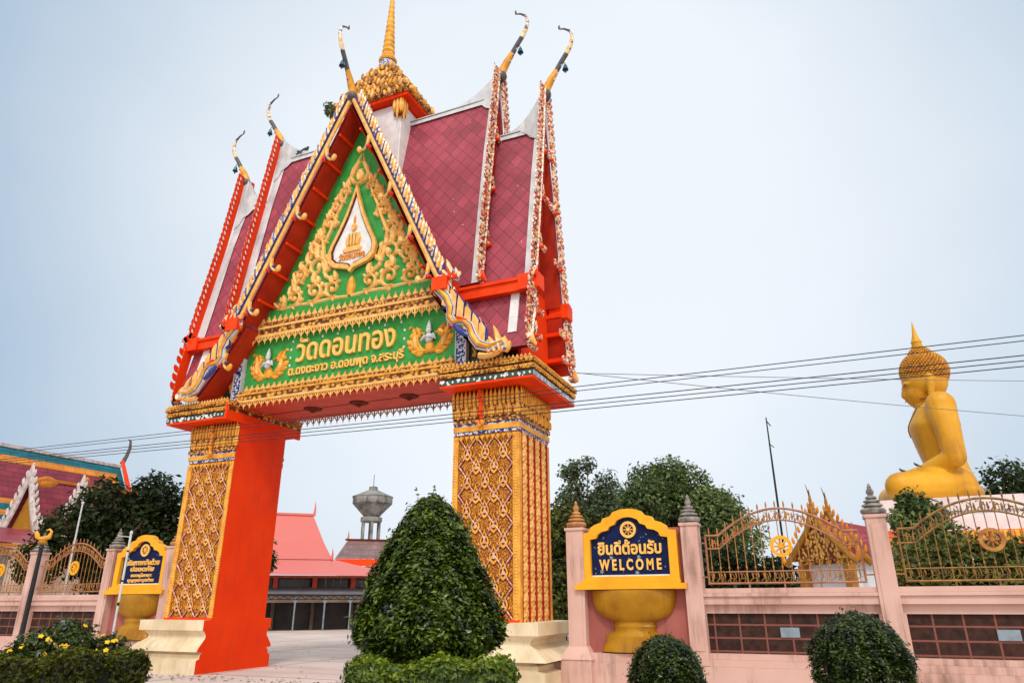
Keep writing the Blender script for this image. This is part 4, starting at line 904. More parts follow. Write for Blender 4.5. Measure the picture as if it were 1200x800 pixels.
def sign(s, label, lines, emblem=True):
    x = CX+s*7.0; th = thing('temple_sign', label, 'sign', (x, WY, .62), None); yf = WY-.05
    fr = Fr((x, yf, 0), (1, 0, 0), (0, 0, 1), (0, -1, 0))
    hw = 1.0
    half = [(hw, 1.92), (hw, 2.93), (.84, 2.95), (.80, 3.04), (.70, 3.10), (.56, 3.14), (.52, 3.22), (.36, 3.26), (.30, 3.34), (.14, 3.39), (0, 3.40)]
    hin = [(.82, 2.06), (.82, 2.80), (.68, 2.82), (.64, 2.90), (.56, 2.95), (.42, 2.98), (.38, 3.05), (.27, 3.09), (.22, 3.17), (.10, 3.22), (0, 3.23)]
    mir = lambda h: h+[(-a, z) for a, z in h[::-1] if a > 0]
    q = M(); q.prism(fr, mir(hin), -.03, .01, 'navy'); bd = q.build('sign_board', th)
    q = M(); q.frame(fr, mir(half), mir(hin), -.05, .11, 'sign_yellow'); q.box(x-hw-.14, x+hw+.14, yf-.24, yf+.06, 1.81, 1.918, 'sign_yellow'); q.box(x-hw-.02, x+hw+.02, yf-.17, yf-.11, 1.92, 2.0, 'sign_yellow')
    q.prism(fr, mir(half), -.06, -.051, 'sign_yellow'); q.build('sign_frame', th)
    q = M(); q.box(x-.82, x+.82, yf-.028, yf-.011, 2.06, 2.09, 'white'); 
    for k in range(46):
        a, b_ = random.uniform(-.78, .78), random.uniform(2.12, 2.92)
        if abs(a) < .66 and (2.22 < b_ < 2.42 or 2.5 < b_ < 2.75): continue
        if k % 5 == 0:
            for j in range(5): q.leaf(fr, a, b_, j*2*PI/5, .05, .03, 0, .008, 'plaque', n=3, h0=.01)
        else: q.leaf(fr, a, b_, random.uniform(0, 6), random.uniform(.02, .07), .018, random.uniform(-2, 2), .008, 'plaque', n=3, h0=.01)
    q.build('glass_flower_inlay', bd)
    q = M(); flourish_wheel(q, fr, 0, 2.98, .17, 'letter_yellow', h=.05); n = 20
    q.prism(fr, [(math.cos(2*PI*i/n)*.215, 2.98+math.sin(2*PI*i/n)*.215) for i in range(n)], .0, .018, 'navy'); q.build('wheel_emblem', bd)
    for body, z, sz, wd, bold in lines: text_part('sign_lettering', body, bd, Fr((x, yf-.011, 0), (1, 0, 0), (0, 0, 1), (0, -1, 0)), 0, z, sz, .03, 'letter_yellow', bold, wd)
    # offering-bowl pedestal, half sunk in the wall
    q = M(); q.lathe([(.86, 1.15), (.88, 1.10), (.86, .95), (.80, .78), (.68, .65), (.48, .57), (.42, .55), (.42, .50), (.45, .47), (.42, .44), (.42, .38), (.60, .30), (.60, .27), (.60, .16), (.66, .10), (.70, .0)], (x, WY+.0, .645), 'bowl_gold', 28, 1, .36)
    smooth_angle(q.build('bowl_pedestal', th), 40)
for s in (1, -1): wall(s)
iron_panel(1, 8.54, 11.31, False, 'gold iron fence panel with round wheel between the welcome sign and the grey capped post')
iron_panel(1, 11.96, 14.75, True, 'darker olive gold iron fence panel in front of the buddha statue')
iron_panel(-1, 8.54, 11.31, False, 'gold iron fence panel beside the left blue sign, above yellow flowers')
iron_panel(-1, 11.96, 14.75, False, 'gold iron fence panel at the far left edge behind the lamp post')
sign(1, 'blue and yellow sign reading WELCOME right of the gate', [('ยินดีต้อนรับ', 2.50, .33, 1.34, .010), ('W E L C O M E', 2.19, .29, 1.30, .010)])
sign(-1, 'blue sign with four lines of small Thai lettering left of the gate', [('เดินทางกลับด้วย', 2.585, .19, 1.25, .005), ('ปลอดภัย', 2.42, .17, .9, .005), ('ขออนุโมทนา', 2.27, .12, .8, .003), ('บุญกุศลทุกท่าน', 2.14, .12, 1.0, .003)])

# ================================================================== BUDDHA
def remesh(name, m, parent, vox, mt, sm=6):
    o = m.build('tmp'); md = o.modifiers.new('r', 'REMESH'); md.mode = 'VOXEL'; md.voxel_size = vox
    ms = o.modifiers.new('s', 'SMOOTH'); ms.iterations = sm; ms.factor = .5
    bpy.context.view_layer.update(); dg = bpy.context.evaluated_depsgraph_get(); me = bpy.data.meshes.new_from_object(o.evaluated_get(dg))
    old = o.data; bpy.data.objects.remove(o); bpy.data.meshes.remove(old)
    off = OFF[parent.name]; me.transform(Matrix.Translation(-off)); me.name = name
    me.materials.clear(); me.materials.append(MATS[mt]); me.polygons.foreach_set('use_smooth', [True]*len(me.polygons)); me.polygons.foreach_set('material_index', [0]*len(me.polygons))
    o = bpy.data.objects.new(name, me); C.objects.link(o); o.parent = parent; OFF[o.name] = off; return o
def cap(m, a, b, ra, rb, n=14, k=7):
    a, b = Vector(a), Vector(b); pts = []; rs = []; d = (b-a); L = d.length or 1e-6; d = d/L
    for i in range(k): t = PI/2*i/k; pts.append(a-d*ra*math.cos(t)); rs.append(max(.01, ra*math.sin(t)))
    for i in range(7): t = i/6; pts.append(a+d*L*t); rs.append(ra+(rb-ra)*t)
    for i in range(1, k+1): t = PI/2*i/k; pts.append(b+d*rb*math.sin(t)); rs.append(max(.01, rb*math.cos(t)))
    m.tube(pts, rs, 'bud_gold', n)
BY = 16.
def buddha():
    th = thing('buddha_statue', 'huge golden seated buddha statue in profile above the right wall', 'statue', (10.2, BY, 4.72))
    m = M(); B = 'bud_gold'; P = lambda x, y, z: (x, BY+y, z)
    spine = [(10.55, 5.35, .72, 1.25, .62), (10.45, 5.9, .70, 1.12, .6), (10.36, 6.5, .69, 1.05, .6), (10.32, 7.1, .78, 1.18, .6), (10.30, 7.65, .86, 1.32, .62), (10.38, 8.1, .74, 1.30, .52), (10.48, 8.42, .50, .95, .38)]
    for i in range(len(spine)-1):
        for k in range(3):
            t = k/3; a = [p+(q-p)*t for p, q in zip(spine[i], spine[i+1])]; m.ball(P(a[0], 0, a[1]), (a[2], a[3], a[4]), B, 24, 12)
    m.ball(P(*spine[-1][:1], 0, spine[-1][1]), spine[-1][2:], B, 24, 12)
    cap(m, P(10.42, 0, 8.3), P(10.33, 0, 9.1), .46, .42)
    m.ball(P(10.33, 0, 9.55), (.80, .70, .88), B, 28, 16); m.ball(P(10.02, 0, 9.05), (.46, .50, .56), B, 24, 12); m.ball(P(9.86, 0, 8.68), (.20, .26, .20), B, 16, 8)
    cap(m, P(9.60, 0, 9.40), P(9.53, 0, 8.98), .07, .115); m.ball(P(9.64, 0, 8.80), (.09, .19, .06), B, 12, 6); m.ball(P(9.66, 0, 8.71), (.085, .15, .05), B, 12, 6)
    for sg in (-1, 1):
        m.ball(P(9.63, sg*.27, 9.36), (.10, .21, .07), B, 14, 8); cap(m, P(9.60, sg*.12, 9.47), P(9.74, sg*.42, 9.46), .05, .04)
        cap(m, P(10.42, sg*.70, 9.45), P(10.34, sg*.66, 8.62), .15, .12)
        # arm: shoulder, elbow, wrist, hand in the lap with fingers
        cap(m, P(10.46, sg*1.28, 8.22), P(10.50, sg*1.58, 6.25), .50, .36); cap(m, P(10.50, sg*1.58, 6.25), P(9.35, sg*.75, 5.86), .36, .22)
        cap(m, P(9.35, sg*.75, 5.88), P(9.0, sg*.25, 5.85), .24, .2)
        for f in range(4): cap(m, P(9.05-.12*f, sg*.22, 5.92-.03*f), P(9.0-.11*f, -sg*(.42-.05*f), 5.93-.03*f), .075, .055, 8, 4)
        cap(m, P(9.15, sg*.35, 5.98), P(9.0, sg*.06, 6.12), .085, .06, 8, 4)
        cap(m, P(10.45, sg*.85, 5.38), P(8.62, sg*1.95, 5.28), .68, .52); cap(m, P(8.62, sg*1.95, 5.26), P(8.85, -sg*.55, 5.20+.12*sg), .50, .34)
        cap(m, P(8.85, -sg*.6, 5.25+.12*sg), P(9.1, -sg*1.35, 5.42+.1*sg), .27, .17)
    m.ball(P(10.4, 0, 5.15), (1.0, 1.6, .45), B, 24, 10)
    body = remesh('body', m, th, .055, 'bud_gold', 5); from mathutils.bvhtree import BVHTree
    bv = BVHTree.FromPolygons([v.co[:] for v in body.data.vertices], [p.vertices[:] for p in body.data.polygons]); off = OFF[th.name]
    def snap(pts, e):
        o = []
        for p in pts: c_, n_, _, _ = bv.find_nearest(Vector(p)-off); o.append(c_+n_*e+off)
        return o
    def dense(pts, k=5):
        return [Vector(a).lerp(Vector(b), i/k) for a, b in zip(pts, pts[1:]) for i in range(k)]+[Vector(pts[-1])]
    q = M(); q.ball(P(10.38, 0, 9.88), (.80, .74, .78), 'hair_gold', 24, 14); q.ball(P(10.36, 0, 10.52), (.40, .40, .33), 'hair_gold', 20, 10)
    n = 760; gr = PI*(3-5**.5)
    for i in range(n):
        z = 1-2*(i+.5)/n; r = math.sqrt(1-z*z); a = gr*i; d = Vector((r*math.cos(a), r*math.sin(a), z))
        p = Vector((10.38, 0, 9.86))+Vector((d.x*.82, d.y*.76, d.z*.80))
        if p.z < 9.62+(p.x-9.6)*-.42 and p.z < 9.95: 
            if p.x < 10.42 or p.z < 9.05-.0: continue
        if p.z < 9.86-.62: continue
        q.ball(P(*p), .055, 'hair_gold', 6, 4)
    for i in range(130):
        z = 1-1.1*(i+.5)/130; r = math.sqrt(max(0, 1-z*z)); a = gr*i; q.ball(P(10.36+r*math.cos(a)*.41, r*math.sin(a)*.41, 10.50+z*.36), .045, 'hair_gold', 7, 4)
    smooth_angle(q.build('hair_curls', th), 60)
    q = M(); q.lathe([(.10, -.05), (.19, .02), (.21, .12), (.17, .25), (.20, .30), (.14, .45), (.085, .65), (.05, .9), (.02, 1.12), (.005, 1.2)], P(10.34, 0, 10.78), 'bud_gold', 14); smooth_angle(q.build('flame_finial', th), 50)
    q = M(); 
    q.tube(snap(dense([P(9.45, .3, 7.4), P(9.62, -.25, 7.95), P(9.95, -.6, 8.35), P(10.25, -.62, 8.55), P(10.6, -.62, 8.6), P(10.95, -.75, 8.3), P(11.15, -.8, 7.8), P(11.15, -.7, 7.2), P(11.1, -.6, 6.6)]), .0), .032, 'robe_edge', 6)
    q.tube(snap(dense([P(10.62, -.8, 8.55), P(10.98, -.95, 8.25), P(11.1, -1.0, 7.7), P(11.05, -.9, 7.1)]), .0), .05, 'bud_gold', 6); 
    for zc in (8.62, 8.74): q.tube(snap([P(9.9, -.05, zc), P(10.0, -.35, zc), P(10.3, -.5, zc), P(10.6, -.4, zc)], -.005), .02, 'robe_edge', 5)
    q.build('robe_edge', th)
    q = M()
    for sg in (-1, 1): q.tube([P(9.535, sg*.13, 9.33), P(9.545, sg*.27, 9.30), P(9.60, sg*.42, 9.34)], .022, 'robe_edge', 5); q.tube([P(9.56, sg*.10, 9.50), P(9.61, sg*.28, 9.56), P(9.72, sg*.46, 9.48)], .018, 'robe_edge', 5)
    q.tube([P(9.555, -.16, 8.765), P(9.535, 0, 8.755), P(9.555, .16, 8.765)], .016, 'robe_edge', 5); q.build('painted_face_lines', th)
    pd = thing('statue_pedestal', 'stepped pale pink pedestal under the golden buddha', 'pedestal', (10.2, BY, 0))
    q = M(); q.box(7.8, 11.9, BY-2.9, BY+2.9, 4.30, 4.74, 'ped_white'); q.box(7.95, 11.75, BY-2.75, BY+2.75, 4.16, 4.298, 'ped_white'); q.box(7.5, 12.2, BY-3.2, BY+3.2, 3.60, 4.158, 'white'); q.build('upper_step', pd)
    q = M(); q.box(6.9, 12.8, BY-3.8, BY+3.8, 2.9, 3.598, 'red_bright'); 
    for k in range(40): x = 6.92+k*.148; q.prism(FRONT(BY-3.8), [(x, 3.30), (x+.07, 3.05), (x+.14, 3.30), (x+.14, 3.58), (x, 3.58)], .002, .04, 'gold' if k % 2 else 'gold_orange', inset=.2)
    for k in range(50): y = BY-3.78+k*.15; q.prism(SIDE(6.9, -1), [(y, 3.30), (y+.07, 3.05), (y+.14, 3.30), (y+.14, 3.58), (y, 3.58)], .002, .04, 'gold' if k % 2 else 'gold_orange', inset=.2)
    q.build('lotus_band', pd)
    q = M(); q.box(7.2, 12.6, BY-3.5, BY+3.5, 0, 2.898, 'white_wall'); q.build('pedestal_base', pd)
buddha()

# ================================================================== BACKGROUND BUILDINGS
def rot_frame(o, deg):
    a = R(deg); return Fr(o, (math.cos(a), math.sin(a), 0), (0, 0, 1), (math.sin(a), -math.cos(a), 0))
class LM(M):
    """mesh builder in a turned local frame: x along front, y back, z up"""
    def build(s, name, parent=None, smooth=False): return M.build(s, name, parent, smooth, world=False)
def lthing(name, label, cat, loc, deg, group=None):
    t = thing(name, label, cat, loc, group); t.rotation_euler = (0, 0, R(deg)); return t
# temple hall far left: ridge runs along local x (local x = away along the ridge)
def hall():
    th = lthing('temple_hall', 'large temple hall with maroon, orange and teal striped tile roof at far left', 'temple hall', (-39.3, 12, 0), 90.0)
    # local x along ridge; the slope we see has local normal -y
    L0, L1 = -16., 8.1; zr = 10.55
    for nm in ('hall_tile', 'hall_teal', 'hall_orange'):
        for n_ in MATS[nm].node_tree.nodes:
            if n_.type == 'SEPXYZ':
                lk = n_.outputs['Y'].links
                for l in list(lk): MATS[nm].node_tree.links.new(n_.outputs['X'], l.to_socket)
    q = LM()
    def strip(y0, z0, y1, z1, x0, x1, mt, e=0.): q.add([(x0, y0-e, z0+e), (x1, y0-e, z0+e), (x1, y1-e, z1+e), (x0, y1-e, z1+e)], [(3, 2, 1, 0)], mt)
    zz = lambda z: -(zr-z)*.62
    strip(zz(zr), zr, zz(4.4), 4.4, L0, L1, 'hall_tile'); 
    strip(zz(zr), zr, zz(9.98), 9.98, L0, L1, 'hall_teal', .02); strip(zz(9.98), 9.98, zz(9.54), 9.54, L0, L1-.45, 'hall_orange', .02)
    strip(zz(9.98), 9.98, zz(4.4), 4.4, L1-.45, L1, 'hall_teal', .02); strip(zz(9.54), 9.54, zz(4.4), 4.4, L1-.95, L1-.45, 'hall_orange', .025)
    for a_, b_, mt_ in ((7.25, 6.95, 'hall_orange'), (6.95, 6.55, 'hall_teal'), (6.55, 6.25, 'hall_orange'), (6.25, 5.95, 'hall_teal'), (5.95, 5.5, 'hall_orange')): strip(zz(a_), a_, zz(b_), b_, L0, .6, mt_, .03)
    q.add([(L0, 0, zr), (L1, 0, zr), (L1, 5, 4.4), (L0, 5, 4.4)], [(0, 1, 2, 3)], 'hall_tile'); rf = q.build('tiled_roof', th)
    q = LM(); q.box(L0, L1, -.12, .12, zr-.02, zr+.18, 'hall_white'); q.build('ridge_cover', rf)
    q = LM(); q.box(L0+.5, L1-.7, -3.2, 4.5, 0, 4.6, 'white_wall'); q.add([(L1-.7, -3.6, 4.5), (L1-.7, 3.6, 4.5), (L1-.7, 0, zr-.2)], [(0, 1, 2)], 'gold_dark'); q.build('hall_wall', th)
    # far gable bargeboard and horn
    q = LM(); q.tube([(L1+.1, 0, zr+.5), (L1+.1, -1.2, zr-1.6), (L1+.1, -3.9, 4.4)], [.12, .16, .16], 'red_bright', 6); q.build('bargeboard', th)
    q = LM(); q.tube([(L1+.1, 0, zr+.3), (L1+.35, 0, zr+.9), (L1+.5, 0, zr+1.5), (L1+.45, 0, zr+2.0), (L1+.25, 0, zr+2.1)], [.16, .13, .11, .08, .03], 'chofa_dark', 6); q.build('chofa', th)
    # porches with white bargeboards: their ridges run parallel to the main one, lower and in front
    def porch(x0, x1, zt, hw, yc, zb, tri):
        q = LM()
        for sd in (-1, 1):
            q.add([(x0, yc, zt), (x1, yc, zt), (x1, yc+sd*hw, zb), (x0, yc+sd*hw, zb)], [(0, 1, 2, 3)], 'hall_tile')
        q.add([(x0+.25, yc-hw*.85, zb), (x0+.25, yc+hw*.85, zb), (x0+.25, yc, zt-.5)], [(0, 1, 2)], 'gold_dark'); pr = q.build('porch_roof', th)
        q = LM(); q.box(x0+.2, x1, yc-.1, yc+.1, zt-.02, zt+.16, 'hall_orange'); q.leaf(Fr((x0+3.2, yc-.1, zt+.1), (1, 0, 0), (0, 0, 1), (0, -1, 0)), 0, 0, PI/2, .5, .4, 0, .1, 'hall_orange'); q.leaf(Fr((x0+.3, yc-.1, zt), (1, 0, 0), (0, 0, 1), (0, -1, 0)), 0, -.3, .35, 1.3, .8, -.3, .1, 'hall_orange'); q.build('porch_ridge', pr)
        q = LM(); f = Fr((x0, yc, 0), (0, 1, 0), (0, 0, 1), (-1, 0, 0))
        for sd in (-1, 1):
            f2 = Fr(f.o, f.ux*sd, f.uy, f.n); q.ribbon(f2, [(-.02, zt+.9), (.22, zt-.2), (hw*.5, (zt+zb)/2), (hw+.15, zb-.2)], [.15, .42, .42, .45], .12, 'hall_white')
            for k in range(7): t = k/7; q.leaf(f2, .25+(hw)*t, zt+.1-(zt-zb)*t, 1.2, .45, .2, .4, .1, 'hall_white')
            for a in (1.3, 1.0, .7): q.leaf(f2, hw+.15, zb-.2, a, 1.0, .3, .8, .1, 'hall_white')
        q.build('white_bargeboard', pr)
    porch(-1.2, 8., 8.0, 1.35, -5.4, 5.2, 1); porch(.55, 6.5, 7.45, 1.5, -7.3, 5.0, 1)
    q = LM(); q.box(-.6, 8, -8.4, -4.2, 0, 5.0, 'wall_cream'); q.build('porch_wall', th)
    q = LM(); q.add([(-9, -9.5, 4.35), (1.0, -9.5, 4.25), (1.0, -6.5, 5.2), (-9, -6.5, 5.3)], [(0, 1, 2, 3)], 'hall_tile'); q.box(-9, 1.0, -9.6, -9.45, 4.1, 4.24, 'hall_orange'); q.build('lower_eave', th)
hall()
def ribs_finial(q, x, y, z, h): q.tube([(x, y, z), (x+.05, y, z+h*.5), (x+.02, y, z+h)], [.12, .07, .01], 'salmon_roof', 6)
def sala():
    th = lthing('sala_building', 'two storey hall with bright salmon pink metal roof behind the gate opening', 'building', (-24.0, 23.6, 0), 42)
    q = LM(); q.add([(-8, -.5, 4.1), (.9, -.5, 4.1), (.4, .9, 5.2), (-1.6+1.2, 2.2, 7.1), (-8, 2.2, 7.1), (-8, .9, 5.2)], [(0, 1, 2, 5), (5, 2, 3, 4)], 'sala_roof'); q.add([(.9, -.5, 4.1), (.9, 5, 4.1), (.4, 3.6, 5.2), (-.4, 2.2, 7.1), (.4, .9, 5.2)], [(0, 1, 2, 4), (4, 2, 3)], 'salmon_roof'); q.add([(-8, 5, 4.1), (.9, 5, 4.1), (-.4, 2.2, 7.1), (-8, 2.2, 7.1)], [(3, 2, 1, 0)], 'sala_roof'); up = q.build('upper_roof', th)
    q = LM(); ribs_finial(q, -.35, 2.2, 7.05, 1.0); ribs_finial(q, .85, -.45, 4.1, .7); q.box(-8, -.4, 2.1, 2.3, 7.06, 7.2, 'salmon_roof'); q.build('roof_finial', up)
    q = LM(); q.add([(-9, -2.6, 3.15), (5.2, -2.6, 3.05), (1.0, -.4, 4.1), (-9, -.4, 4.1)], [(0, 1, 2, 3)], 'sala_roof'); q.add([(5.2, -2.6, 3.05), (5.2, 6, 3.05), (1.0, 5, 4.1), (1.0, -.4, 4.1)], [(0, 1, 2, 3)], 'sala_roof'); q.box(-9, 5.2, -2.66, -2.6, 2.92, 3.06, 'maroon'); q.build('lower_roof', th)
    q = LM(); q.box(-9, 4.4, -1.2, 5, 0, 3.1, 'inside_shade'); q.box(-9, 4.5, -1.5, -1.19, 1.55, 2.0, 'wall_cream'); wl = q.build('wall', th)  # near-black block gives the openings their interior shade as colour
    for x in (-6.8, -4.6, -2.4, -.1, 2.2, 4.2):
        q = LM(); q.box(x-.14, x+.14, -1.5, -1.2, 2.0, 3.1, 'salmon'); q.box(x-.10, x+.10, -1.45, -1.2, 0, 1.999, 'bark'); q.build('column', th)
    for x in (-5.7, -3.5, -1.3, 1.0, 3.2):
        q = LM(); q.box(x-.9, x+.9, -1.25, -1.205, 2.1, 2.95, 'window_glass'); 
        for k in (-.45, 0, .45): q.box(x+k-.02, x+k+.02, -1.28, -1.25, 2.1, 2.95, 'concrete_grey')
        q.build('window', wl)
    q = LM(); q.box(3.2, 4.45, -1.56, -1.51, 0, 1.6, 'wall_cream'); q.build('wall_corner', th)
    cn = lthing('metal_canopy', 'low grey corrugated canopy on thin posts in front of the salmon roofed hall', 'canopy', (-22.8, 22.0, 0), 41)
    q = LM(); q.add([(-5, -.6, 2.05), (3.6, -.6, 1.98), (3.0, 1.6, 2.72), (-5, 1.6, 2.78)], [(0, 1, 2, 3)], 'canopy_grey'); q.box(-5, 3.6, -.64, -.6, 1.90, 2.0, 'black_metal'); q.box(-5, 3.4, 1.1, 1.2, 2.3, 2.46, 'black_metal')
    for k in range(18): q.tube([(-5+.48*k, -.58, 1.92), (-4.76+.48*k, -.58, 1.74)], .02, 'black_metal', 4); q.tube([(-4.76+.48*k, -.58, 1.74), (-4.52+.48*k, -.58, 1.92)], .02, 'black_metal', 4)
    q.box(-5, 3.6, -.6, -.56, 1.70, 1.75, 'black_metal'); q.build('canopy_roof', cn)
    for x in (-4.4, -2.7, -1.0, .7, 2.2):
        q = LM(); q.tube([(x, -.55, 0), (x, -.55, 1.95)], .05, 'plaque', 6); q.tube([(x, -.55, 1.5), (x+.25, -.55, 1.8)], .03, 'plaque', 5); q.tube([(x, -.55, 1.5), (x-.25, -.55, 1.8)], .03, 'plaque', 5); q.build('post', cn)
    br = lthing('brown_roofed_building', 'building with weathered brown tile roof and red eave below the water tower', 'building', (-28.5, 35.6, 0), 40)
    q = LM(); q.add([(-2.6, -1.6, 4.75), (7, -1.6, 4.75), (7, 1.5, 6.4), (-1.6, 1.5, 6.4)], [(0, 1, 2, 3)], 'brown_roof'); q.add([(-2.6, -1.6, 4.75), (-1.6, 1.5, 6.4), (-2.6, 4.5, 4.75)], [(0, 1, 2)], 'brown_roof'); rf = q.build('roof', br)
    q = LM(); q.add([(-2.9, -2.1, 4.2), (7, -2.1, 4.2), (7, -1.6, 4.74), (-2.6, -1.6, 4.74)], [(0, 1, 2, 3)], 'red'); q.build('red_eave', rf); q = LM(); q.box(-1.8, 7, 1.38, 1.62, 6.38, 6.52, 'maroon'); ribs_finial(q, -1.6, 1.5, 6.4, .8); q.build('roof_ridge', rf)
    q = LM(); q.box(-2.2, 7, -1.3, 4, 0, 4.2, 'white_wall'); q.build('wall', br)
    wt = thing('water_tower', 'grey concrete water tower with conical tank on legs behind the brown roof', 'water tower', (-36.9, 47.9, 0))
    q = M(); q.lathe([(.72, 9.75), (2.0, 11.1), (2.06, 11.15), (2.06, 11.75), (2.15, 11.85), (.45, 12.6), (.45, 12.9), (.3, 12.95)], (-36.9, 47.9, 0), 'concrete_grey', 24); tk = smooth_angle(q.build('tank', wt), 25)
    q = M(); q.tube([(-36.9, 47.9, 12.9), (-36.9, 47.9, 14.2)], .03, 'black_metal', 5); q.build('mast', tk)
    q = M(); q.lathe([(1.05, 9.3), (1.12, 9.35), (1.12, 9.75), (.9, 9.8)], (-36.9, 47.9, 0), 'concrete_grey', 16); q.build('ring_beam', wt); q = M(); q.lathe([(1.12, 6.9), (1.12, 7.2)], (-36.9, 47.9, 0), 'concrete_grey', 16); q.build('ring_beam', wt)
    for k in range(6):
        a = k*PI/3+.2; q = M(); q.tube([(-36.9+math.cos(a)*1.0, 47.9+math.sin(a)*1.0, 0), (-36.9+math.cos(a)*.92, 47.9+math.sin(a)*.92, 9.4)], .13, 'concrete_grey', 8); q.build('leg', wt)
sala()
def pavilion():
    th = lthing('golden_pavilion', 'small shrine with gilded gables and maroon roof behind the right iron fence', 'pavilion', (5.75, 10.0, 0), 42)
    q = LM()
    for i, (x0, zt, hw) in enumerate(((0, 4.15, 1.0), (.55, 4.1, .95))):
        pass
    q.add([(-.1, 0, 4.0), (1.9, 0, 3.75), (1.9, -1.0, 2.85), (-.1, -1.15, 2.75)], [(3, 2, 1, 0)], 'hall_tile'); q.add([(-.1, 0, 4.0), (1.9, 0, 3.75), (1.9, 1.0, 2.85), (-.1, 1.15, 2.75)], [(0, 1, 2, 3)], 'hall_tile'); rf = q.build('roof', th)
    for x, zt, hw in ((-.15, 4.12, 1.35), (.45, 4.06, 1.3)):
        q = LM(); f = Fr((x, 0, 0), (0, 1, 0), (0, 0, 1), (-1, 0, 0))
        for sd in (1, -1):
            f2 = Fr(f.o, f.ux*sd, f.uy, f.n); q.ribbon(f2, [(0, zt+.12), (.35, zt-.55), (hw+.1, zt-1.5)], [.16, .20, .22], .08, 'gold_dark')
            for k in range(9): t = k/9; q.leaf(f2, .06+hw*t, zt+.1-1.45*t, 1.1, .24, .12, .4, .05, 'gold_orange')
            q.leaf(f2, hw+.1, zt-1.5, .8, .5, .18, 1, .06, 'gold_orange')
        f3 = Fr((x, 0, 0), (0, 1, 0), (0, 0, 1), (-1, 0, 0)); q.prism(f3, [(-hw*.9, zt-1.4), (hw*.9, zt-1.4), (0, zt-.1)], -.15, -.03, 'gold_carved')
        q.lathe([(.10, -.05), (.12, .03), (.05, .12), (.04, .2), (.05, .3), (.008, .62)], (x, 0, zt+.08), 'gold_dark', 8)
        q.tube([(x, 0, zt+.2), (x-.02, 0, zt+.55), (x-.10, 0, zt+.85)], [.03, .02, .006], 'black_metal', 5)
        q.build('gilded_gable', th)
    q = LM(); q.box(0, 2.0, -1.05, 1.05, 2.60, 2.76, 'gold_carved'); q.build('frieze', th)
    for x in (.05, 1.9):
        for y in (-.95, .95): q = LM(); q.box(x-.12, x+.12, y-.12, y+.12, 0, 2.6, 'gold_dark'); q.build('column', th)
    q = LM(); q.box(.2, 1.8, -.85, .85, 0, 2.6, 'white_wall'); q.build('shrine_wall', th)
    w2 = thing('white_wall', 'plain whitewashed wall below the buddha, seen through the iron fence', 'wall', (8, 11.9, 0)); q = M(); q.box(6.6, 15, 11.8, 12.1, 0, 2.85, 'white_wall'); q.box(6.5, 15.1, 11.7, 12.2, 2.852, 2.95, 'white_wall'); q.build('wall_body', w2)
    t3 = thing('striped_awning', 'red and orange shrine awning between the white wall and the statue pedestal', 'awning', (7.9, 12.4, 0))
    q = M(); q.add([(7.0, 11.3, 3.35), (9.2, 11.3, 3.35), (9.2, 12.6, 3.7), (7.0, 12.6, 3.7)], [(0, 1, 2, 3)], 'red_bright'); q.box(7.0, 9.2, 11.28, 11.34, 2.97, 3.35, 'red_bright')
    for k in range(12): q.box(7.02+k*.18, 7.10+k*.18, 11.26, 11.279, 3.1, 3.34, 'gold_orange')
    q.build('awning_cloth', t3)
    for x in (7.1, 9.1): q = M(); q.tube([(x, 11.4, 0), (x, 11.4, 3.4)], .05, 'gold_orange', 6); q.build('post', t3)
pavilion()

# ================================================================== PLANTS
def crown(parts, n, size, matname, parent, name='foliage', shell=.55, tintz=.35, aspect=1.8, upb=.5):
    """parts: list of (centre, radius xyz); leaves sit through the outer shell of each clump"""
    parts = [(np.array(c, float), np.array(r, float)*np.ones(3)) for c, r in parts]
    wts = np.array([np.prod(r)**(2/3) for c, r in parts]); cnt = RNG.multinomial(n, wts/wts.sum()); cs = []; ns = []; ts = []
    for (c, r), k in zip(parts, cnt):
        d = RNG.normal(size=(k, 3)); d /= np.linalg.norm(d, axis=1, keepdims=True); rad = shell+(1-shell)*RNG.uniform(0, 1, k)**.6
        rad *= 1+.12*RNG.normal(size=k); cs.append(c+d*r*rad[:, None]); ns.append(d*.6+RNG.normal(size=(k, 3))*.55+np.array([0, 0, upb])); ts.append(RNG.uniform(0, .75, k)+RNG.uniform(-.15, .25))
    off = OFF.get(parent.name, Vector()) if parent else (0, 0, 0)
    return quads(name, np.concatenate(cs), np.concatenate(ns), size, matname, parent, aspect, np.concatenate(ts), tuple(off))
def tree(label, loc, clumps, n, size, matname, trunk_r=.25, group=None, shell=.4, limbs=True, fork=.45):
    th = thing('tree', label, 'tree', loc, group); q = M(); b = Vector(loc)
    top = max(c[0][2]+b.z*0 for c in clumps); cz = b+Vector((0, 0, (top)*fork))
    q.tube([b, b+Vector((.06, .03, top*fork*.5)), cz], [trunk_r, trunk_r*.8, trunk_r*.62], 'bark', 8)
    for (c, r) in clumps:
        c = Vector(c)+b; mid = cz.lerp(c, .5)+Vector((random.uniform(-.2, .2), random.uniform(-.2, .2), .15)); q.tube([cz-Vector((0, 0, .1)), mid, c], [trunk_r*.45, trunk_r*.26, trunk_r*.10], 'bark', 6)
        for k in range(3 if limbs else 0):
            rr = r if not hasattr(r, '__len__') else r[0]; e = c+Vector((random.uniform(-1, 1), random.uniform(-1, 1), random.uniform(-.3, .9)))*rr*.8; q.tube([mid.lerp(c, .6), e], [trunk_r*.13, trunk_r*.04], 'bark', 5)
    q.build('trunk', th); crown([(Vector(c)+b, r) for c, r in clumps], n, size, matname, th, 'crown', shell); return th
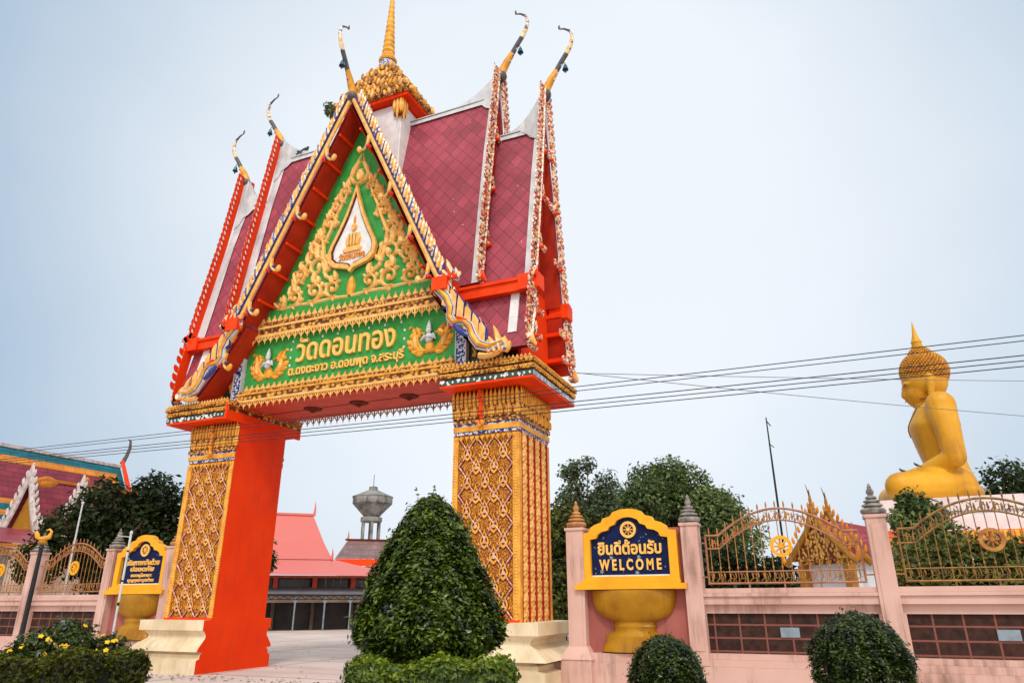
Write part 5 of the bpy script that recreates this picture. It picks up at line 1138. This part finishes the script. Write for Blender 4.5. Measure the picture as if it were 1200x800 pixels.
def blob(seed, rx, ry, z0, z1, k, r0, r1):
    rr = random.Random(seed); o = []
    for i in range(k):
        a = rr.uniform(0, 2*PI); q = math.sqrt(rr.uniform(.02, 1)); t = rr.uniform(0, 1); z = z0+(z1-z0)*t; sh = math.sqrt(max(.05, 1-(abs(t-.4)/.62)**2))
        o.append(((math.cos(a)*rx*q*sh, math.sin(a)*ry*q*sh, z), rr.uniform(r0, r1)))
    return o
# topiary cone in front of the gate
def solid_plant(name, label, cat, loc, prof, n, size, matname, jitter=.05, sx=1., sy=1., group=None, core=.82, trunk=None):
    """clipped shrub: leaves thick on and just under a turned surface"""
    th = thing(name, label, cat, loc, group); zs = np.array([p[1] for p in prof]); rs = np.array([p[0] for p in prof])
    seg = np.hypot(np.diff(rs), np.diff(zs))*(rs[1:]+rs[:-1]+.05); cum = np.concatenate([[0], np.cumsum(seg)]); u = RNG.uniform(0, cum[-1], n)
    z = np.interp(u, cum, zs); r = np.interp(u, cum, rs); a = RNG.uniform(0, 2*PI, n)
    lump = 1+.05*np.sin(a*5+z*4)+.04*np.sin(a*9-z*7)+.035*np.sin(a*14+z*13)
    dep = np.abs(RNG.normal(0, jitter, n)); out = RNG.uniform(0, 1, n) < .12; rr = r*lump-dep+np.where(out, np.abs(RNG.normal(0, jitter*.9, n)), 0); rr = np.maximum(rr, 0)
    cen = np.stack([rr*np.cos(a)*sx, rr*np.sin(a)*sy, z+RNG.normal(0, jitter*.6, n)], 1)
    slope = np.interp(z, zs[1:], -np.diff(rs)/np.maximum(1e-3, np.abs(np.diff(zs)))) if True else 0
    nr = np.stack([np.cos(a), np.sin(a), np.clip(slope, -1.2, 1.5)], 1)+RNG.normal(size=(n, 3))*.55
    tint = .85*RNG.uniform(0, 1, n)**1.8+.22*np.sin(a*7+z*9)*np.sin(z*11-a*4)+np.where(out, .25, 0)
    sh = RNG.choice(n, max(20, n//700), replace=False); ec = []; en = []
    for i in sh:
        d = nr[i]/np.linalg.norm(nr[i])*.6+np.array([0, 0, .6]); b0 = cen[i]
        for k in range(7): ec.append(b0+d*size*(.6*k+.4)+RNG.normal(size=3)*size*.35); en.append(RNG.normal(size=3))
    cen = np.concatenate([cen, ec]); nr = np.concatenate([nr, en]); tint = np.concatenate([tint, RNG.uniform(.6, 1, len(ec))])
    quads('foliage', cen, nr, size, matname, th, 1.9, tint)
    q = M(); q.lathe([(max(.02, p[0]*core-.04), p[1]) for p in prof], (0, 0, 0), matname, 20, sx, sy); o = q.build('dark_core', th, world=False)  # solid core under the leaves, in the darkest leaf tint
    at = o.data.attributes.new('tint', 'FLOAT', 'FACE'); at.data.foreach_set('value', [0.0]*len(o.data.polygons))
    if trunk: q = M(); q.tube([(0, 0, 0), (.02, 0, trunk[1]*.5), (0, .01, trunk[1])], [trunk[0], trunk[0]*.85, trunk[0]*.7], 'bark', 8); q.build('stem', th, world=False)
    return th
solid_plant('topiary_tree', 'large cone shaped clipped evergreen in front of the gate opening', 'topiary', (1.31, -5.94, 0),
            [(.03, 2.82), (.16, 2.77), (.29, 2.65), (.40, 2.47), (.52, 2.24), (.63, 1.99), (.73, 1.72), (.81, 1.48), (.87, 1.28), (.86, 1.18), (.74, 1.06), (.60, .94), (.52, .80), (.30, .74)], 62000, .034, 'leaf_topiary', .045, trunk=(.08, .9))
def box_hedge(label, p0, p1, depth, z1, n, size, matname, z0=.0, name='hedge'):
    p0, p1 = np.array(p0, float), np.array(p1, float); L = np.linalg.norm(p1-p0); d = (p1-p0)/L; pn = np.array([d[1], -d[0]])
    th = thing(name, label, 'hedge', (p0[0], p0[1], 0)); areas = np.array([L*depth*1.4, L*z1, L*z1*.4, depth*z1, depth*z1]); k = RNG.choice(5, n, p=areas/areas.sum())
    u = RNG.uniform(0, L, n); v = RNG.uniform(-depth/2, depth/2, n); z = RNG.uniform(z0, z1, n); nr = np.zeros((n, 3))
    z = np.where(k == 0, z1, z); v = np.where(k == 1, depth/2, np.where(k == 2, -depth/2, v)); u = np.where(k == 3, 0, np.where(k == 4, L, u))
    for i, vec in enumerate(((0, 0, 1), (*pn, .3), (*-pn, .3), (*-d, .3), (*d, .3))): nr[k == i] = vec
    lum = .035*np.sin(u*9)+.03*np.sin(u*17+v*11)+.03*np.sin(z*15+u*5)
    cen = np.stack([d[0]*u+pn[0]*v, d[1]*u+pn[1]*v, z], 1)+nr*(lum-np.abs(RNG.normal(0, .035, n)))[:, None]+RNG.normal(size=(n, 3))*.02
    quads('foliage', cen, nr+RNG.normal(size=(n, 3))*.5, size, matname, th, 1.8, np.where(k == 0, RNG.uniform(.25, 1, n), RNG.uniform(0, .55, n)**1.2))  # top leaves tinted lighter, side leaves darker: light and shade in the tint
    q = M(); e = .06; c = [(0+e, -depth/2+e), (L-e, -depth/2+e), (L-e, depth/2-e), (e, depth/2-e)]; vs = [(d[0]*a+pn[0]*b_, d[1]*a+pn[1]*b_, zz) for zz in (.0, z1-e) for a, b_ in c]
    q.add(vs, [(0, 1, 2, 3), (7, 6, 5, 4), (0, 4, 5, 1), (1, 5, 6, 2), (2, 6, 7, 3), (3, 7, 4, 0)], matname); o = q.build('dark_core', th, world=False)  # solid block inside the hedge, at the dark end of the tint
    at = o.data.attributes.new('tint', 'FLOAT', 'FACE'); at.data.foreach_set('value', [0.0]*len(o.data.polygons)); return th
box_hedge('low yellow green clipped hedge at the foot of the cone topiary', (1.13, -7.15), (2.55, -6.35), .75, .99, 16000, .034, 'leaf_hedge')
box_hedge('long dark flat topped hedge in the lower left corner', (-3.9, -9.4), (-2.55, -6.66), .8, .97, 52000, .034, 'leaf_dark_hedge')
RB = lambda r, zc: [(.03, zc+r)]+[(r*math.sin(t), zc+r*math.cos(t)) for t in np.linspace(.25, 2.6, 10)]+[(.12, zc-r*.95)]
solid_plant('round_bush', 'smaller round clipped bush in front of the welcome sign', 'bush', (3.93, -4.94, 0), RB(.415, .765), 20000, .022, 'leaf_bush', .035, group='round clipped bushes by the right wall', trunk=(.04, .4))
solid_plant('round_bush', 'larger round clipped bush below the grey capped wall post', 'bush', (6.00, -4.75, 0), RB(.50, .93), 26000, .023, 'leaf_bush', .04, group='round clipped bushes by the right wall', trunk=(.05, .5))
# flowering shrub behind the left hedge
fs = thing('flowering_shrub', 'leafy shrub dotted with yellow flowers behind the dark hedge', 'shrub', (-4.75, -6.15, 0))
cl_ = [((-4.95, -6.4, .88), .36), ((-4.75, -6.1, 1.0), .38), ((-4.4, -5.7, .82), .33), ((-5.1, -6.6, .78), .28)]
crown(cl_, 6500, .045, 'leaf_bush', fs, 'foliage', .4); q = M()
for c, r in cl_: q.tube([(-4.75, -6.15, 0), c], [.03, .012], 'bark', 5)
q.build('stem', fs)
for c, r in cl_:
    for k in range(11):
        d = Vector((random.gauss(.5, .8), random.gauss(-.6, .8), random.gauss(.35, .7))).normalized(); p = Vector(c)+d*r*random.uniform(.9, 1.12)
        u = d.cross(Vector((.3, .2, .9))).normalized(); q = M(); ff = Fr(p, u, d.cross(u), d)
        for j in range(5): q.leaf(ff, 0, 0, j*2*PI/5, .042, .04, 0, .012, 'flower_yellow', n=3)
        q.build('flower', fs)
# trees
tree('dark leafy tree left of the gate in front of the striped temple roof', (-18.5, 4.6, 0), [((.8, 1.0, 5.35), 1.0), ((-.3, -.2, 4.9), 1.1), ((1.8, 2.0, 4.9), 1.0), ((2.4, 2.3, 4.0), .95), ((.6, .8, 4.2), 1.2), ((-1.0, -1.0, 4.1), .9), ((1.6, 1.5, 3.2), 1.2), ((-.2, 0, 3.2), 1.2), ((-1.3, -1.5, 3.0), .9), ((.4, .4, 2.4), 1.2)], 16000, .13, 'leaf_tree_dark', .2)  # backlit crown: its shade is put into the very dark leaf colour
tree('big spreading dense green tree behind the welcome sign', (-1.6, 24.5, 0), blob(3, 3.9, 2.6, 3.2, 7.6, 34, .9, 1.45)+[((.2, 0, 8.0), 1.1), ((-1.2, .2, 7.7), 1.1), ((2.6, .4, 6.3), 1.0), ((-3.4, 0, 5.9), 1.1)], 44000, .125, 'leaf_tree', .4, shell=.5)
tree('thin open crowned tree with sky between its branches beside the right pillar', (-4.7, 19.5, 0), blob(8, 1.7, 1.2, 5.0, 8.0, 26, .42, .72), 6000, .12, 'leaf_open', .14, shell=.2, fork=.55)
tree('short grey green tree filling the gap between the right pillar and the first post', (-4.6, 15.5, 0), blob(5, 1.7, 1.3, 1.2, 4.9, 16, .7, 1.1), 12000, .13, 'leaf_olive', .18)
tree('dark low tree behind the gold iron fence panel', (1.6, 17.5, 0), blob(12, 2.6, 1.6, 1.2, 3.9, 20, .7, 1.1), 16000, .14, 'leaf_tree_dark', .2)
tree('dark evergreen tree behind the shoulder of the right pillar and the sign', (-1.6, 15.0, 0), blob(21, 2.4, 1.5, .9, 4.0, 18, .8, 1.2), 15000, .14, 'leaf_tree_dark', .2)
tree('leafy young tree rising in front of the buddha knee', (8.05, 6.6, 0), [((0, 0, 3.85), .38), ((.35, .1, 3.6), .40), ((-.35, 0, 3.45), .35), ((.1, 0, 3.2), .5), ((.6, .1, 3.1), .4), ((-.2, .2, 2.8), .5)], 3200, .085, 'leaf_tree', .06)
tree('dark tree behind the back of the buddha at right edge', (14.6, 25.0, 0), blob(31, 2.6, 2.0, 3.2, 6.6, 18, .8, 1.2), 12000, .15, 'leaf_tree_dark', .25)
th = thing('olive_shrub', 'broad olive green shrub with pale flecks behind the darker iron fence', 'shrub', (8.4, 3.6, 0)); b_ = [((7.35, 3.4, 1.9), .5), ((7.9, 3.5, 2.2), .6), ((8.5, 3.6, 2.35), .62), ((9.1, 3.7, 2.25), .6), ((9.7, 3.8, 2.2), .6), ((8.1, 3.5, 1.5), .7), ((9.0, 3.6, 1.5), .75), ((10.2, 3.9, 1.8), .7)]
crown(b_, 11000, .075, 'leaf_olive', th, 'foliage', .3); q = M()
for c, r in b_: q.tube([(8.4, 3.6, 0), c], [.05, .015], 'bark', 5)
q.build('stem', th)
th = thing('wall_sprout', 'small leafy weed sprouting from the left edge of the gate gable top', 'plant', (-5.38, -.66, 14.75)); crown([((-5.62, -.68, 15.05), .20), ((-5.75, -.68, 15.3), .13), ((-5.5, -.66, 14.85), .14)], 110, .085, 'leaf_open', th, 'foliage', .2); q = M(); q.tube([(-5.38, -.66, 14.75), (-5.55, -.68, 15.0), (-5.75, -.68, 15.4)], [.015, .01, .005], 'bark', 5); q.build('stem', th)
tree('small tree peeping past the red inner face of the left pillar', (-10.75, 4.1, 0), [((0, 0, 3.3), .40), ((.1, .1, 2.8), .42), ((-.1, 0, 2.5), .35)], 1600, .1, 'leaf_tree', .08)

def far_trees():
    n = 26000; a = RNG.uniform(R(28), R(152), n); rad = 105+RNG.normal(0, 4, n); top = 3.6+1.2*np.sin(a*23)+.8*np.sin(a*51+1)
    z = top*np.sqrt(RNG.uniform(0, 1, n)); cen = np.stack([CX+rad*np.cos(a), rad*np.sin(a)+5, z], 1); nr = RNG.normal(size=(n, 3))+np.array([0, -.5, .5])
    o = quads('far_treeline', cen, nr, .75, 'leaf_tree_dark', None, 1.4); structure(o, 'stuff')
far_trees()
def litter():
    n = 900; x = RNG.uniform(-14, 6, n); y = RNG.uniform(-5, 22, n); k = RNG.uniform(0, 1, n) < .4; y = np.where(k, RNG.normal(-.9, .25, n), y); x = np.where(k, RNG.uniform(-11, 9, n), x)
    cen = np.stack([x, y, np.full(n, .012)], 1); nr = RNG.normal(size=(n, 3))*.18+np.array([0, 0, 1]); o = quads('leaf_litter', cen, nr, .05, 'leaf_litter', None, 1.6); structure(o, 'stuff')
litter()
# ================================================================== STREET FURNITURE, WIRES, SMALL THINGS
lp = thing('lamp_post', 'slim black lamp post with golden swan like bracket at far left', 'lamp post', (-7.16, -5.25, 0))
q = M(); q.lathe([(.11, 0), (.11, .12), (.075, .18), (.075, .75), (.06, .95), (.045, 1.1), (.035, 2.5), (.05, 2.53), (.03, 2.58)], (-7.16, -5.25, 0), 'black_metal', 10); q.build('pole', lp)
q = M(); q.ball((-7.16, -5.25, 2.62), (.08, .08, .05), 'gold_dark'); q.tube([(-7.27, -5.32, 2.70), (-7.16, -5.25, 2.68), (-7.08, -5.2, 2.72), (-7.06, -5.19, 2.81), (-7.10, -5.21, 2.85), (-7.15, -5.24, 2.83)], [.015, .05, .042, .022, .02, .006], 'gold', 7); q.leaf(Fr((-7.22, -5.30, 2.69), (.86, .5, 0), (0, 0, 1), (.5, -.86, 0)), 0, 0, 2.2, .15, .09, -.5, .03, 'gold'); q.build('swan_bracket', lp)
wp = thing('white_pole', 'thin white pole with black bands in front of the left blue sign', 'pole', (-4.39, -5.67, 0))
q = M(); zs = [0, 1.55, 1.60, 1.90, 1.93, 2.35, 2.38, 2.62]
for i in range(len(zs)-1): q.tube([(-4.39, -5.67, zs[i]), (-4.39, -5.67, zs[i+1])], .017, 'black_metal' if i % 2 else 'white_pole', 8)
q.lathe([(.02, 0), (.025, .03), (.008, .06)], (-4.39, -5.67, 2.62), 'white_pole', 8); q.build('shaft', wp)
q = M(); q.tube([(-4.39, -5.67, 2.58), (-4.53, -5.80, 2.60)], .007, 'white_pole', 5); q.build('arm', wp)
fp = thing('flag_pole', 'thin bare white flag pole standing behind the left iron fence', 'pole', (-17.2, 2.4, 0)); q = M(); q.tube([(-17.2, 2.4, 0), (-17.2, 2.4, 4.75)], [.04, .025], 'white_pole', 8); q.build('shaft', fp); q = M(); q.ball((-17.2, 2.4, 4.78), .05, 'white_pole'); q.build('finial', fp)
ap = thing('antenna_mast', 'tall thin dark mast standing between the big tree and the buddha', 'mast', (3.92, 26.2, 0)); q = M(); q.tube([(3.92, 26.2, 0), (3.92, 26.2, 8), (3.92, 26.2, 11.1)], [.07, .06, .035], 'dark_wire', 6); q.build('shaft', ap); q = M(); q.tube([(3.92, 26.2, 10.9), (4.1, 26.2, 10.6)], .03, 'dark_wire', 5); q.tube([(3.92, 26.2, 9.6), (4.12, 26.2, 9.4)], .025, 'dark_wire', 5); q.build('bracket', ap)
def wire(p, r, mt, label, sag=.3):
    q = M(); n = 24; P = []
    a, b_ = Vector(p[0]), Vector(p[1])
    for i in range(n+1): t = i/n; v = a.lerp(b_, t); P.append(v-Vector((0, 0, sag*4*t*(1-t))))
    q.tube(P, r, mt, 5); o = q.build('power_line'); tag(o, label, 'power line', 'overhead wires')
for k, (zl, zr_, r) in enumerate(((5.00, 4.59, .007), (4.97, 4.53, .0065))):
    wire([(-40, -4+.06*k, 5.35+zl-5), (25, -4+.06*k, 4.45+zr_-4.59+.05)], r, 'dark_wire', 'one of the upper pair of dark wires crossing before the gate', .12)
for k, (zl, zr_, r) in enumerate(((4.85, 4.35, .0075), (4.825, 4.29, .007), (4.79, 4.23, .007))):
    wire([(-40, -4+.06*k, 5.25+zl-4.84), (25, -4+.06*k, 4.17+zr_-4.33)], r, 'dark_wire', 'one of the lower bundle of dark wires crossing before the gate', .12)
wire([(.34, 3, 7.29), (28.9, 26, 9.95)], .010, 'grey_wire', 'thin grey wire running from the gate top past the buddha face', .12)
wire([(.36, 2.8, 7.25), (27.4, 23, 6.95)], .010, 'grey_wire', 'thin grey wire sinking from the gate past the buddha shoulder', .25)
def bird(loc, deg, label, k=1.):
    th = thing('bird', label, 'bird', loc, 'small dark birds'); th.rotation_euler = (0, 0, R(deg)); th.scale = (k, k, k)
    q = LM(); q.tube([(-.13, 0, .10), (-.05, 0, .14), (.04, 0, .19), (.09, 0, .24), (.12, 0, .29), (.15, 0, .29)], [.025, .065, .075, .05, .04, .012], 'bird', 8); q.tube([(-.10, 0, .12), (-.26, 0, .03)], [.04, .02], 'bird', 6)
    q.tube([(0, .025, .14), (0, .025, .0)], .008, 'bird', 4); q.tube([(0, -.025, .14), (0, -.025, .0)], .008, 'bird', 4); q.build('body', th)
bird((-8.15, .9, 15.25), 150, 'left one of two birds on the left roof ridge of the gate'); bird((-7.92, .9, 15.25), 20, 'right one of two birds on the left roof ridge of the gate')
bird((-10.35, -.3, 6.63), 200, 'bird at the left end of the gate cornice')
bird((8.75, 14.05, 5.74), 180, 'left bird on the thigh of the buddha', .6); bird((9.25, 14.2, 5.93), 180, 'right bird on the thigh of the buddha', .6)
def garland(loc, label, mt='red_bright'):
    th = thing('flower_garland', label, 'garland', loc, 'garlands hung on the pillars'); q = LM(); rr = random.Random(3)
    for i in range(16): q.ball((rr.uniform(-.035, .035), rr.uniform(-.03, .0), -i*.045), .045, mt, 7, 4)
    q.build('petal_string', th); q = LM()
    for i in range(5): q.ball((rr.uniform(-.06, .06), -.02, -.70-rr.uniform(0, .12)), .05, 'gold_orange', 7, 4)
    q.build('tassel', th)
garland((-.86, -.16, 6.08), 'red garland hanging on the right pillar capital'); garland((-8.93, -.16, 6.05), 'gold and orange garland hanging on the left pillar capital', 'gold_orange')
